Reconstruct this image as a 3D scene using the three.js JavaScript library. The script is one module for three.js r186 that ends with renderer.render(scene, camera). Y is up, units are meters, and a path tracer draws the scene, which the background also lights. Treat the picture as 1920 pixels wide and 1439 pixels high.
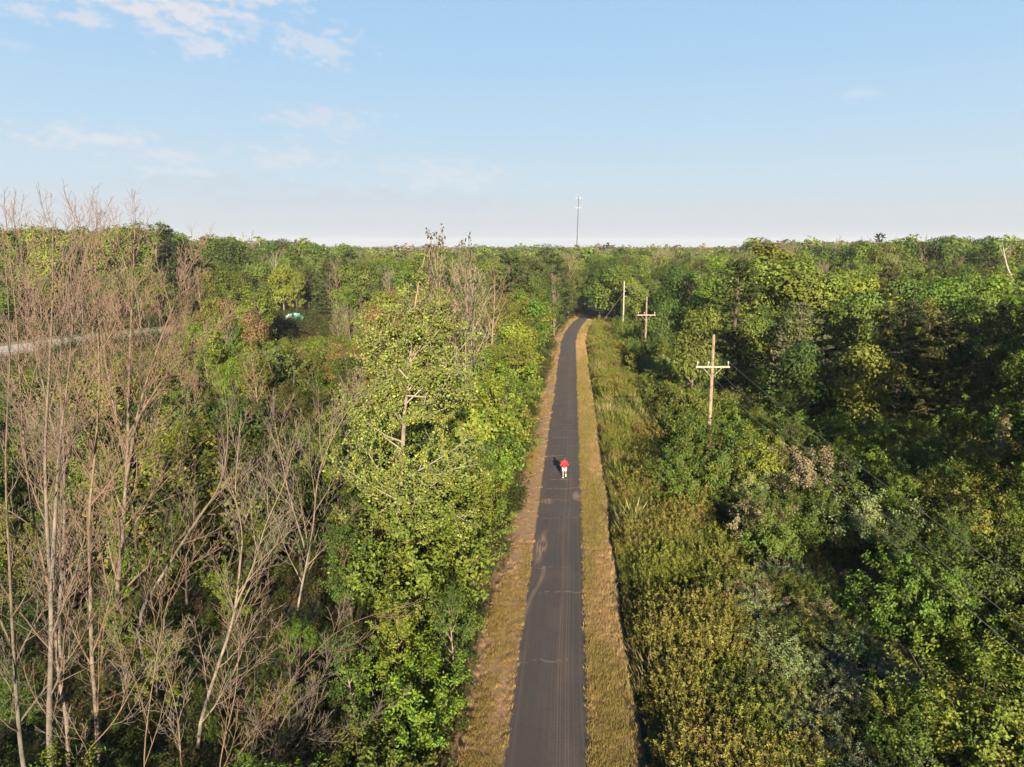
import * as THREE from 'three';
import { MarchingCubes } from 'three/addons/objects/MarchingCubes.js';
import { mergeGeometries } from 'three/addons/utils/BufferGeometryUtils.js';

// ---------------------------------------------------------------- camera, sky, sun, exposure
const FPX = 1332, CX = 960, CY = 719.5, CAM_H = 17.5, PITCH = 10.82 * Math.PI / 180;   // a drone 17.5 m up, 24 mm lens
const EXPOSURE = 4.0, ALB = 0.625;
const scene = new THREE.Scene();
const camera = new THREE.PerspectiveCamera(2 * Math.atan(CY / FPX) * 180 / Math.PI, 1024 / 767, 0.5, 9000);
camera.position.set(0, CAM_H, 0);
camera.lookAt(0, CAM_H - Math.sin(PITCH), -Math.cos(PITCH));
const renderer = new THREE.WebGLRenderer({ antialias: true });
renderer.toneMapping = THREE.LinearToneMapping;
renderer.toneMappingExposure = EXPOSURE;
renderer.shadowMap.enabled = true;

// seeded numbers
function rng(seed) { let s = seed | 0; return () => { s = (s + 0x6d2b79f5) | 0; let t = Math.imul(s ^ (s >>> 15), 1 | s); t = (t + Math.imul(t ^ (t >>> 7), 61 | t)) ^ t; return ((t ^ (t >>> 14)) >>> 0) / 4294967296; }; }
const clamp = (x, a = 0, b = 1) => Math.min(b, Math.max(a, x)), lerp = (a, b, t) => a + (b - a) * t;
const smooth = (a, b, x) => { const t = clamp((x - a) / (b - a)); return t * t * (3 - 2 * t); };
function hash2(x, y, k) { let h = Math.imul(x, 374761393) ^ Math.imul(y, 668265263) ^ Math.imul(k + 1, 1442695041); h = Math.imul(h ^ (h >>> 13), 1274126177); return ((h ^ (h >>> 16)) >>> 0) / 4294967296; }
function vnoise(x, y, k = 0, period = 0) {
  let ix = Math.floor(x), iy = Math.floor(y); const fx = x - ix, fy = y - iy, u = fx * fx * (3 - 2 * fx), v = fy * fy * (3 - 2 * fy);
  const w = period ? (a) => ((a % period) + period) % period : (a) => a;
  const a = hash2(w(ix), w(iy), k), b = hash2(w(ix + 1), w(iy), k), c = hash2(w(ix), w(iy + 1), k), d = hash2(w(ix + 1), w(iy + 1), k);
  return lerp(lerp(a, b, u), lerp(c, d, u), v);
}
function fbm(x, y, oct = 4, k = 0, period = 0) { let s = 0, a = 0.5, n = 0; for (let i = 0; i < oct; i++) { s += a * vnoise(x, y, k + i * 17, period); n += a; a *= 0.5; x *= 2; y *= 2; period *= 2; } return s / n; }

// the sky: clear morning air, blue above, pale at the horizon, with thin torn wisps of cloud
const SUN_AZ = 5 * Math.PI / 180, SUN_EL = 16.5 * Math.PI / 180;     // behind the camera, a little to the right
const sunDir = new THREE.Vector3(Math.sin(SUN_AZ) * Math.cos(SUN_EL), Math.sin(SUN_EL), Math.cos(SUN_AZ) * Math.cos(SUN_EL));
{
  const W = 3072, H = 1536, data = new Float32Array(W * H * 4), D = Math.PI / 180;
  const stops = [[0, 0.565, 0.585, 0.62], [2.5, 0.635, 0.685, 0.74], [5, 0.595, 0.73, 0.825], [9, 0.51, 0.70, 0.87], [14, 0.42, 0.645, 0.885], [18, 0.375, 0.605, 0.87], [30, 0.15, 0.34, 0.64], [50, 0.07, 0.195, 0.44], [90, 0.045, 0.14, 0.35]];
  // patches of cloud: azimuth from straight ahead (right is plus), elevation, half width, half height, strength (degrees)
  const patch = [], skyAt = (px, py) => { const a = (px - CX) / FPX, b = (CY - py) / FPX, y = -Math.sin(PITCH) + b * Math.cos(PITCH), z = Math.cos(PITCH) + b * Math.sin(PITCH); return [Math.atan2(a, z) / D, Math.atan2(y, Math.hypot(a, z)) / D]; };
  const add = (px, py, wx, wy, s, tone = 0) => patch.push([...skyAt(px, py), wx * 0.043, wy * 0.043, s, tone]);
  add(290, 12, 110, 22, 1.0); add(365, 28, 60, 30, 1.0); add(215, 2, 90, 12, 0.85); add(300, 45, 50, 16, 0.8); add(410, 5, 60, 14, 0.7); add(45, 12, 60, 12, 0.7); add(160, 33, 26, 10, 0.75); add(385, 85, 42, 16, 0.75); add(285, 58, 40, 12, 0.5); add(585, 84, 62, 24, 0.6); add(525, 4, 45, 9, 0.8);
  add(460, 48, 70, 16, 0.4); add(155, 258, 70, 15, 0.75); add(612, 224, 70, 20, 0.55); add(295, 290, 62, 13, 0.6); add(548, 298, 62, 18, 0.55); add(835, 328, 95, 20, 0.5); add(330, 322, 70, 10, 0.5);
  add(400, 345, 120, 14, 0.6, 1); add(690, 372, 110, 16, 0.65, 1); add(860, 385, 90, 14, 0.5, 1); add(520, 380, 130, 12, 0.5, 1); add(1625, 174, 22, 5, 0.4); add(20, 85, 22, 8, 0.3);
  const R = rng(404);
  for (let i = 0; i < 46; i++) { const az = 48 + R() * 264, el = 2 + R() * R() * 55; patch.push([az > 180 ? az - 360 : az, el, 3 + R() * 6, 0.6 + R() * (el > 12 ? 2 : 0.6), 0.3 + R() * 0.5, el < 6 ? 1 : 0]); }
  for (let r = 0; r < H; r++) {
    const el = ((r + 0.5) / H - 0.5) * 180, e = Math.max(0, el);
    let k = 0; while (k < stops.length - 2 && e > stops[k + 1][0]) k++;
    const t = clamp((e - stops[k][0]) / (stops[k + 1][0] - stops[k][0]));
    const base = [1, 2, 3].map((c) => lerp(stops[k][c], stops[k + 1][c], t));
    const near = patch.filter((p) => Math.abs(p[1] - el) < p[3] * 2.6);
    for (let c = 0; c < W; c++) {
      let az = ((c + 0.5) / W - 0.25) * 360; if (az > 180) az -= 360;
      let a = 0, grey = 0;
      if (el > -1 && near.length) for (const p of near) {
        let dx = az - p[0]; if (dx > 180) dx -= 360; if (dx < -180) dx += 360;
        dx /= p[2]; const dy = (el - p[1]) / p[3], q = dx * dx + dy * dy;
        if (q > 5) continue;
        const wob = fbm(az * 0.9 + 7, el * 2.6 + az * 0.25, 5, p[5] ? 3 : 1), fine = fbm(az * 3.1, el * 6.5 + 31, 4, 9);
        const m = smooth(0.33, 0.8, Math.exp(-q * 0.55) * 0.62 + (wob - 0.5) * 1.15 + (fine - 0.5) * 0.55 + 0.12) * p[4];
        if (m > a) { a = m; grey = p[5]; }
      }
      const cl = grey ? [0.60, 0.64, 0.73] : [0.80, 0.79, 0.82], i = (r * W + c) * 4;
      for (let q = 0; q < 3; q++) data[i + q] = lerp(base[q], cl[q], a * 0.85) / EXPOSURE;
      data[i + 3] = 1;
    }
  }
  const sky = new THREE.DataTexture(data, W, H, THREE.RGBAFormat, THREE.FloatType);
  sky.mapping = THREE.EquirectangularReflectionMapping; sky.magFilter = THREE.LinearFilter; sky.needsUpdate = true;
  scene.background = sky; scene.environment = sky;
}
const sun = new THREE.DirectionalLight(new THREE.Color().setRGB(1, 0.85, 0.63), 5);
sun.name = 'sun'; sun.position.copy(sunDir).multiplyScalar(400); sun.castShadow = true;
Object.assign(sun.shadow.camera, { left: -150, right: 150, top: 150, bottom: -150, near: 1, far: 900 });
sun.shadow.mapSize.set(4096, 4096);
scene.add(sun, sun.target);
scene.fog = new THREE.FogExp2(new THREE.Color().setRGB(0.75, 0.82, 0.92), 0.00009);

// ---------------------------------------------------------------- where a pixel of the 1920 x 1439 photograph lies in the place
const V = (x, y, z) => new THREE.Vector3(x, y, z);
const cp = Math.cos(PITCH), sp = Math.sin(PITCH);
function ray(px, py) { const a = (px - CX) / FPX, b = (CY - py) / FPX; return V(a, -sp + b * cp, -cp - b * sp); }
function at(px, py, d) { const r = ray(px, py); return r.multiplyScalar(d / -r.z).add(camera.position); }           // d metres ahead along the ground
function project(p) { const x = p.x, y = p.y - CAM_H, z = -p.z, dep = z * cp - y * sp; return [CX + FPX * x / dep, CY - FPX * (y * cp + z * sp) / dep, dep]; }
const GY = -0.35;                                                                                                    // the land beside the old railway bank
function pathX(d) { return d < 128 ? 1.19 + 0.0852 * (d - 21.45) : 10.27 + 0.0852 * (d - 128) + 0.00155 * (d - 128) ** 2 - 0.0000045 * Math.max(0, d - 128) ** 3; }
function pathSlope(d) { return (pathX(d + 0.5) - pathX(d - 0.5)); }
function onPath(d, s, y = 0) { const m = pathSlope(d), n = Math.hypot(1, m); return V(pathX(d) + s / n, y, -(d - s * m / n)); }

// ---------------------------------------------------------------- names, labels
const used = {};
function numbered(n) { const k = used[n] = (used[n] ?? -1) + 1; return k ? n + '_' + String(k).padStart(3, '0') : n; }
function tag(o, label, category, group) { o.userData.label = label; if (category) o.userData.category = category; if (group) o.userData.group = group; return o; }
function addMesh(name, geo, mat, parent) { const m = new THREE.Mesh(geo, mat); m.name = parent && parent !== scene ? name : numbered(name); m.castShadow = m.receiveShadow = true; (parent || scene).add(m); return m; }
function thing(name, x, y, z) { const g = new THREE.Group(); g.name = numbered(name); g.position.set(x, y, z); scene.add(g); return g; }
function struct(name, geo, mat) { const m = addMesh(name, geo, mat); m.userData.kind = 'structure'; return m; }
function stuff(o, label) { o.userData.kind = 'stuff'; if (label) o.userData.label = label; return o; }

// ---------------------------------------------------------------- mesh builder
class MB {
  constructor() { this.p = []; this.n = []; this.c = []; this.u = []; this.i = []; }
  get count() { return this.p.length / 3; }
  vert(x, y, z, nx, ny, nz, c, u = 0, v = 0) { this.p.push(x, y, z); this.n.push(nx, ny, nz); this.c.push(c[0], c[1], c[2]); this.u.push(u, v); return this.p.length / 3 - 1; }
  tube(pts, radii, sides, color, cap = true) {
    let side = V(1, 0, 0), prev = -1, run = 0; const k = pts.length, T = V(0, 0, 0), B = V(0, 0, 0);
    for (let i = 0; i < k; i++) {
      T.subVectors(pts[Math.min(k - 1, i + 1)], pts[Math.max(0, i - 1)]).normalize();
      if (i === 0 && Math.abs(T.x) > 0.8) side.set(0, 0, 1);
      side.addScaledVector(T, -side.dot(T)).normalize(); B.crossVectors(T, side);
      if (i) run += pts[i].distanceTo(pts[i - 1]);
      const base = this.count, r = radii[i];
      for (let s = 0; s <= sides; s++) {
        const a = s / sides * Math.PI * 2, x = Math.cos(a), y = Math.sin(a), nx = side.x * x + B.x * y, ny = side.y * x + B.y * y, nz = side.z * x + B.z * y;
        const c = typeof color === 'function' ? color(i / (k - 1), r, a, pts[i]) : color;
        this.vert(pts[i].x + nx * r, pts[i].y + ny * r, pts[i].z + nz * r, nx, ny, nz, c, s / sides * Math.max(0.3, r * 6.3), run);
      }
      if (prev >= 0) for (let s = 0; s < sides; s++) this.i.push(prev + s, prev + s + 1, base + s, prev + s + 1, base + s + 1, base + s);
      prev = base;
    }
    if (cap && radii[k - 1] > 0.02) { const c = typeof color === 'function' ? color(1, radii[k - 1], 0, pts[k - 1]) : color, e = pts[k - 1], m = this.vert(e.x + T.x * radii[k - 1] * 0.5, e.y + T.y * radii[k - 1] * 0.5, e.z + T.z * radii[k - 1] * 0.5, T.x, T.y, T.z, c); for (let s = 0; s < sides; s++) this.i.push(prev + s, prev + s + 1, m); }
    return this;
  }
  // one leaf: a diamond of two faces along axis A (unit), normal N, folded a little
  leaf(x, y, z, A, N, len, wid, c, fold = 0.12) {
    const bx = (A.y * N.z - A.z * N.y) * wid * 0.5, by = (A.z * N.x - A.x * N.z) * wid * 0.5, bz = (A.x * N.y - A.y * N.x) * wid * 0.5, f = wid * fold, m = 0.45 * len, b = this.count;
    this.vert(x, y, z, N.x, N.y, N.z, c);
    this.vert(x + A.x * m + bx + N.x * f, y + A.y * m + by + N.y * f, z + A.z * m + bz + N.z * f, N.x - bx / wid * 0.7, N.y - by / wid * 0.7, N.z - bz / wid * 0.7, c);
    this.vert(x + A.x * len, y + A.y * len, z + A.z * len, N.x, N.y, N.z, c);
    this.vert(x + A.x * m - bx + N.x * f, y + A.y * m - by + N.y * f, z + A.z * m - bz + N.z * f, N.x + bx / wid * 0.7, N.y + by / wid * 0.7, N.z + bz / wid * 0.7, c);
    this.i.push(b, b + 1, b + 2, b, b + 2, b + 3);
  }
  // a blade of grass or a needle: one tapering face
  blade(x, y, z, dx, dy, dz, wid, wx, wz, c) {
    const b = this.count, nx = -wz, nz = wx;
    this.vert(x - wx * wid, y, z - wz * wid, nx, 0.5, nz, c); this.vert(x + wx * wid, y, z + wz * wid, nx, 0.5, nz, c); this.vert(x + dx, y + dy, z + dz, nx, 0.5, nz, c);
    this.i.push(b, b + 1, b + 2);
  }
  build() {
    const g = new THREE.BufferGeometry(), set = (n, a, k) => g.setAttribute(n, new THREE.BufferAttribute(new Float32Array(a), k));
    set('position', this.p, 3); set('normal', this.n, 3); set('color', this.c, 3); set('uv', this.u, 2); g.setIndex(new THREE.BufferAttribute(new Uint32Array(this.i), 1)); return g;
  }
}
const up = V(0, 1, 0), tmpA = V(0, 0, 0), tmpN = V(0, 0, 0);
function unit(R, v = V(0, 0, 0)) { const y = R() * 2 - 1, a = R() * 6.2832, r = Math.sqrt(1 - y * y); return v.set(r * Math.cos(a), y, r * Math.sin(a)); }
function tilt(dir, angle, spin) { const s = Math.abs(dir.y) > 0.9 ? V(1, 0, 0) : V(0, 1, 0), a = V(0, 0, 0).crossVectors(dir, s).normalize(), b = V(0, 0, 0).crossVectors(dir, a); return V(0, 0, 0).addScaledVector(dir, Math.cos(angle)).addScaledVector(a, Math.sin(angle) * Math.cos(spin)).addScaledVector(b, Math.sin(angle) * Math.sin(spin)).normalize(); }

// branches: each a curve with radii; children leave it at an angle and bend towards the light
function grow(R, o, p0, dir, len, r0, level, out, curve) {
  const L = o.levels[level], steps = curve ? curve.length - 1 : Math.max(2, L.steps ?? 4), pts = [], rad = [], d = dir.clone(), p = p0.clone();
  for (let i = 0; i <= steps; i++) {
    if (curve) pts.push(curve[i].clone()); else { pts.push(p.clone()); d.addScaledVector(up, (L.up ?? 0.1) / steps).addScaledVector(unit(R), L.wob ?? 0.1).normalize(); p.addScaledVector(d, len / steps); }
    rad.push(Math.max(o.rmin ?? 0.004, r0 * (1 - (L.taper ?? 0.8) * Math.pow(i / steps, 0.85))));
  }
  const me = { pts, rad, level, len, kids: [] }; out.push(me);
  const n = L.n ?? 0, total = curve ? curve.reduce((s, q, i) => i ? s + q.distanceTo(curve[i - 1]) : 0, 0) : len;
  let spin = R() * 6.28;
  for (let k = 0; k < n; k++) {
    const t = lerp(L.from ?? 0.25, L.to ?? 0.97, (k + R() * 0.8) / n), f = t * steps, i = Math.min(steps - 1, Math.floor(f)), q = pts[i].clone().lerp(pts[i + 1], f - i), tan = pts[i + 1].clone().sub(pts[i]).normalize();
    spin += 2.4 + (R() - 0.5) * 1.2;
    const ang = (L.ang ?? 0.7) * (0.75 + R() * 0.5) * (L.angTop ? lerp(1, L.angTop, t) : 1), cl = total * (L.ratio ?? 0.5) * (L.shape ? L.shape(t) : 1 - 0.55 * t) * (0.65 + R() * 0.6), cr = Math.max(o.rmin ?? 0.004, Math.min(rad[i] * 0.72, cl * (o.slim ?? 0.018)));
    if (cl > (o.lmin ?? 0.1)) grow(R, o, q, tilt(tan, ang, spin), cl, cr, level + 1, out);
  }
  return out;
}
const J = (R, a) => 1 - a + R() * 2 * a;                 // a factor round one

// ---------------------------------------------------------------- materials
function noiseTex(size, f, srgb = true) {
  const d = new Uint8Array(size * size * 4);
  for (let y = 0; y < size; y++) for (let x = 0; x < size; x++) { const c = f(x / size, y / size), i = (y * size + x) * 4; d[i] = clamp(c[0]) * 255; d[i + 1] = clamp(c[1]) * 255; d[i + 2] = clamp(c[2]) * 255; d[i + 3] = 255; }
  const t = new THREE.DataTexture(d, size, size); t.wrapS = t.wrapT = THREE.RepeatWrapping; t.magFilter = THREE.LinearFilter; t.generateMipmaps = true; t.minFilter = THREE.LinearMipmapLinearFilter; t.needsUpdate = true; if (srgb) t.colorSpace = THREE.SRGBColorSpace; return t;
}
const toS = (l) => l <= 0.0031308 ? l * 12.92 : 1.055 * Math.pow(l, 1 / 2.4) - 0.055, S3 = (c) => c.map((v) => toS(v * ALB));
const barkTex = noiseTex(256, (u, v) => { const a = fbm(u * 8, v * 4, 4, 2, 4), b = fbm(u * 16, v * 16, 3, 5, 16), lich = smooth(0.6, 0.72, b); const g = lerp(0.55 + a * 0.6, 1, lich * 0.7); return [g, g * lerp(0.97, 1.0, lich), g * lerp(0.94, 0.98, lich)]; });
function mat(r, g, b, rough = 0.7, extra = {}) { const m = new THREE.MeshPhysicalMaterial({ roughness: rough, vertexColors: true, side: THREE.DoubleSide, ...extra }); if (extra.specularIntensity === undefined) m.specularIntensity = 1; m.color.setRGB(r * ALB, g * ALB, b * ALB); return m; }
// tints of foliage: linear colours of the leaves themselves, the colour word for the label
const TINT = {
  poplar: [[0.150, 0.182, 0.030], 'pale green'], yellowgreen: [[0.126, 0.168, 0.020], 'yellow-green'], lime: [[0.128, 0.170, 0.019], 'bright green'], mid: [[0.088, 0.130, 0.017], 'mid-green'], dark: [[0.045, 0.070, 0.013], 'dark green'],
  olive: [[0.108, 0.128, 0.022], 'olive green'], sage: [[0.205, 0.210, 0.100], 'grey-green'], brown: [[0.150, 0.100, 0.042], 'brownish'], russet: [[0.17, 0.085, 0.045], 'russet'], pine: [[0.048, 0.062, 0.018], 'dark green'], bluepine: [[0.080, 0.098, 0.055], 'blue-green'], willow: [[0.165, 0.180, 0.020], 'yellow'],
};
for (const k in TINT) { const c = TINT[k][0]; TINT[k].mats = [[1, 1, 1], [1.28, 1.14, 1.0], [0.68, 0.78, 0.9], [0.95, 1.14, 0.85], [1.12, 0.9, 1.0]].map((j) => mat(c[0] * j[0], c[1] * j[1], c[2] * j[2], 0.7, { specularIntensity: 0.35 })); TINT[k].mat = TINT[k].mats[0]; }
const BARK = { grey: mat(0.27, 0.225, 0.18, 0.85, { map: barkTex }), pale: mat(0.38, 0.33, 0.26, 0.85, { map: barkTex }), dark: mat(0.12, 0.095, 0.07, 0.9, { map: barkTex }), red: mat(0.23, 0.145, 0.105, 0.9), tan: mat(0.235, 0.175, 0.13, 0.9), pine: mat(0.10, 0.07, 0.05, 0.9, { map: barkTex }) };

// ---------------------------------------------------------------- prototypes of plants
// leaves on the outer branches; colour varies from leaf to leaf and from spray to spray
function foliage(R, mb, branches, o) {
  const lv = o.leafLevel, c0 = o.center ?? V(0, 0, 0);
  for (const b of branches) {
    if (b.level < lv) continue;
    const n = Math.max(1, Math.round(b.len * o.density * (R() < 0.3 ? 0.2 : 1.35) * J(R, 0.3))), hue = R() - 0.5, val = J(R, 0.16), K = b.pts.length - 1;
    for (let k = 0; k < n; k++) {
      const t = lerp(o.tmin ?? 0.15, 1.03, R()), f = Math.min(K - 0.001, t * K), i = Math.floor(f), a = b.pts[i], c = b.pts[i + 1], w = f - i, s = o.spread * (0.35 + R() * 0.8);
      unit(R, tmpA);
      const x = lerp(a.x, c.x, w) + tmpA.x * s, y = lerp(a.y, c.y, w) + tmpA.y * s * (o.flat ?? 0.75) - (o.hang ?? 0) * R(), z = lerp(a.z, c.z, w) + tmpA.z * s;
      unit(R, tmpN); tmpN.multiplyScalar(o.messy ?? 0.8); const rx = x - c0.x, ry = y - c0.y, rz = z - c0.z, rl = 1 / (Math.hypot(rx, ry, rz) + 0.01);
      tmpN.x += rx * rl * 0.75; tmpN.y += ry * rl * 0.5 + 0.45; tmpN.z += rz * rl * 0.75; tmpN.normalize();
      unit(R, tmpA); tmpA.y -= o.droop ?? 0.35; tmpA.addScaledVector(tmpN, -tmpA.dot(tmpN)).normalize();
      const l = o.size * J(R, 0.3), v = val * J(R, 0.22), h = hue * 0.22 + (R() - 0.5) * 0.22; let cr = v * (1 + h), cg = v, cb = v * (1 - h * 0.6);
      if (o.pale && R() < o.pale) { cr *= 1.8; cg *= 1.75; cb *= 2.3; } else if (o.dead && R() < o.dead) { cr *= 2.4; cg *= 1.0; cb *= 0.9; } else if (o.yellow && R() < o.yellow) { cr *= 2.4; cg *= 1.6; cb *= 0.8; }
      mb.leaf(x, y, z, tmpA, tmpN, l, l * (o.aspect ?? 0.62), [cr, cg, cb]);
    }
  }
}
function barkColor(R) { const k = R() * 99; return (t, r, a, p) => { const g = 0.8 + 0.4 * vnoise(p.x * 3 + Math.cos(a) * 0.7 + k, p.y * 2.3 + Math.sin(a) * 0.7, 3); return [g, g, g]; }; }
function split(branches, test) { return branches.filter(test); }
function tubes(R, list, sides, color) { const mb = new MB(); for (const b of list) mb.tube(b.pts, b.rad, typeof sides === 'function' ? sides(b) : sides, color ?? barkColor(R)); return mb.build(); }
function size(branches, extra) { let h = 0, w = 0; for (const b of branches) for (const p of b.pts) { h = Math.max(h, p.y); w = Math.max(w, Math.hypot(p.x, p.z)); } return { h: h + extra, w: w + extra }; }

// broad-leaved tree of height h; LOD by leaf size
function broadleaf(seed, h, o) {
  const R = rng(seed), lv = [
    { steps: 6, up: 0.2, wob: 0.05, n: o.limbs ?? 11, from: o.from ?? 0.22, ang: o.ang ?? 1.0, angTop: 0.5, ratio: o.wide ?? 0.42, shape: o.shape ?? ((t) => 0.62 + 0.5 * Math.sin(3.14 * Math.min(1, t * 1.05)) - 0.12 * t), taper: 0.85 },
    { steps: 4, up: 0.35, wob: 0.12, n: o.n1 ?? 6, from: 0.3, ang: 0.8, ratio: 0.5, taper: 0.8 },
    { steps: 3, up: 0.3, wob: 0.16, n: o.n2 ?? 3, from: 0.3, ang: 0.8, ratio: 0.5, taper: 0.7 },
    { steps: 2, up: 0.1, wob: 0.2, taper: 0.6 }];
  const br = grow(R, { levels: lv, rmin: 0.012, slim: 0.02, lmin: 0.15 }, V(0, 0, 0), V((R() - 0.5) * 0.1, 1, (R() - 0.5) * 0.1).normalize(), h * 0.78, h * 0.017, 0, []);
  const mb = new MB(); foliage(R, mb, br, { leafLevel: o.leafLevel ?? 2, density: o.density, size: o.size, spread: o.spread, center: V(0, h * 0.5, 0), ...o.leaf });
  return { parts: [['trunk', tubes(R, split(br, (b) => b.level === 0), 6), 'bark'], ['branches', tubes(R, split(br, (b) => b.level === 1 || (o.twigs && b.level === 2)), 4), 'bark'], ['crown', mb.build(), 'leaf']], ...size(br, o.spread * 0.6) };
}
// bush: many stems from the base
function shrub(seed, h, o) {
  const R = rng(seed), lv = [{ steps: 4, up: 0.25, wob: 0.1, n: o.n1 ?? 6, from: 0.25, ang: 0.75, ratio: 0.5, taper: 0.8, shape: (t) => 1 - 0.5 * t }, { steps: 3, up: 0.35, wob: 0.15, n: o.n2 ?? 3, from: 0.3, ang: 0.8, ratio: 0.55, taper: 0.7 }, { steps: 2, up: 0.15, wob: 0.2, taper: 0.6 }];
  const br = [], stems = o.stems ?? 9;
  for (let k = 0; k < stems; k++) { const a = k * 2.4 + R(), lean = 0.1 + (o.lean ?? 0.75) * Math.sqrt((k + 0.5) / stems), q = 0.12 * h * Math.sqrt(k / stems); grow(R, { levels: lv, rmin: 0.008, slim: 0.016, lmin: 0.12 }, V(Math.cos(a) * q, 0, Math.sin(a) * q), V(Math.cos(a) * Math.sin(lean), Math.cos(lean), Math.sin(a) * Math.sin(lean)), h * (0.95 - 0.25 * lean) * J(R, 0.18), h * 0.012, 0, br); }
  const mb = new MB(); foliage(R, mb, br, { leafLevel: 1, density: o.density, size: o.size, spread: o.spread, center: V(0, h * 0.35, 0), ...o.leaf });
  return { parts: [['stems', tubes(R, split(br, (b) => b.level === 0), 4), 'bark'], ['crown', mb.build(), 'leaf']], ...size(br, o.spread * 0.6) };
}
// leafless tree
function bare(seed, h, o = {}) {
  const R = rng(seed), lv = [{ steps: 7, up: 0.2, wob: 0.05, n: o.limbs ?? 13, from: o.from ?? 0.22, ang: o.ang ?? 0.62, angTop: 0.7, ratio: o.wide ?? 0.4, taper: 0.88, shape: (t) => 1.05 - 0.6 * t }, { steps: 5, up: 0.5, wob: 0.07, n: o.n1 ?? 6, from: 0.2, ang: 0.6, ratio: 0.45, taper: 0.82 }, { steps: 3, up: 0.35, wob: 0.1, n: o.n2 ?? 3, from: 0.25, ang: 0.6, ratio: 0.45, taper: 0.75 }, { steps: 2, up: 0.2, wob: 0.14, taper: 0.6 }];
  const br = grow(R, { levels: lv, rmin: o.rmin ?? 0.014, slim: 0.016, lmin: 0.12 }, V(0, 0, 0), V((R() - 0.5) * 0.12, 1, (R() - 0.5) * 0.12).normalize(), h * 0.95, h * 0.012, 0, []);
  const parts = [['trunk', tubes(R, split(br, (b) => b.level === 0), 6), 'bark'], ['branches', tubes(R, split(br, (b) => b.level === 1), 4), 'bark'], ['twigs', tubes(R, split(br, (b) => b.level > 1), 3), 'twig']];
  if (o.leafy) { const mb = new MB(); foliage(R, mb, br, { leafLevel: 2, density: o.leafy, size: o.size ?? 0.22, spread: 0.22, center: V(0, h * 0.5, 0) }); parts.push(['foliage', mb.build(), 'leaf']); }
  return { parts, ...size(br, 0.1) };
}
// pine: whorls of level branches carrying upturned brushes of needles
function pine(seed, h, o = {}) {
  const R = rng(seed), mb = new MB(), br = [{ pts: [V(0, 0, 0), V(0.05, h * 0.35, 0), V(-0.05, h * 0.7, 0.05), V(0, h, 0)], rad: [h * 0.016, h * 0.013, h * 0.008, 0.02], level: 0 }], wood = new MB();
  const whorls = o.whorls ?? Math.round(h * 1.35), f0 = o.from ?? 0.2;
  for (let w = 0; w < whorls; w++) {
    const t = lerp(f0, 0.98, w / (whorls - 1)), y = t * h, reach = h * (o.wide ?? 0.27) * Math.pow(1 - t, o.pow ?? 0.75) * (t < f0 + 0.15 ? 0.8 : 1) + 0.25, n = 4 + Math.floor(R() * 3);
    for (let k = 0; k < n; k++) {
      if (R() < 0.14) continue;
      const a = k / n * 6.283 + w * 1.1 + (R() - 0.5) * 0.6, len = reach * J(R, 0.3), rise = (0.12 + 0.5 * t) * (R() * 0.6 + 0.7), pts = [];
      for (let i = 0; i <= 4; i++) { const q = i / 4; pts.push(V(Math.cos(a) * len * q, y + (R() - 0.5) * 0.1 + len * (rise * q * q * 0.8 - 0.10 * q), Math.sin(a) * len * q)); }
      wood.tube(pts, [0.045, 0.035, 0.026, 0.02, 0.012], 3, [1, 1, 1]);
      const side = V(-Math.sin(a), 0, Math.cos(a)), val = J(R, 0.2), brushes = Math.max(4, Math.round(len * (o.brush ?? 5)));
      for (let b = 0; b < brushes; b++) {
        const q = 0.3 + 0.72 * Math.sqrt(R()), f = Math.min(3.999, q * 4), i = Math.floor(f), c = pts[i].clone().lerp(pts[i + 1], f - i), off = (R() - 0.5) * len * 0.62 * (1.15 - q * 0.6);
        c.addScaledVector(side, off); c.y += Math.abs(off) * 0.12 + R() * 0.1;
        const dir = V(Math.cos(a), 0.75, Math.sin(a)).addScaledVector(side, off * 0.9).addScaledVector(unit(R), 0.5).normalize(), warm = R() < 0.15 ? 1.5 : 1;
        for (let m = 0; m < (o.needles ?? 7); m++) {
          const A = dir.clone().addScaledVector(unit(R), 0.75).normalize(), N = unit(R).addScaledVector(up, 0.5); N.addScaledVector(A, -N.dot(A)).normalize();
          const v = val * J(R, 0.25); mb.leaf(c.x, c.y, c.z, A, N, (o.size ?? 0.42) * J(R, 0.3), (o.size ?? 0.42) * 0.3, [v * warm, v * (0.5 + 0.5 * warm), v], 0.05);
        }
      }
    }
  }
  return { parts: [['trunk', tubes(R, br, 7), 'bark'], ['branches', wood.build(), 'bark'], ['crown', mb.build(), 'leaf']], h, w: h * (o.wide ?? 0.27) + 0.4 };
}
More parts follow.
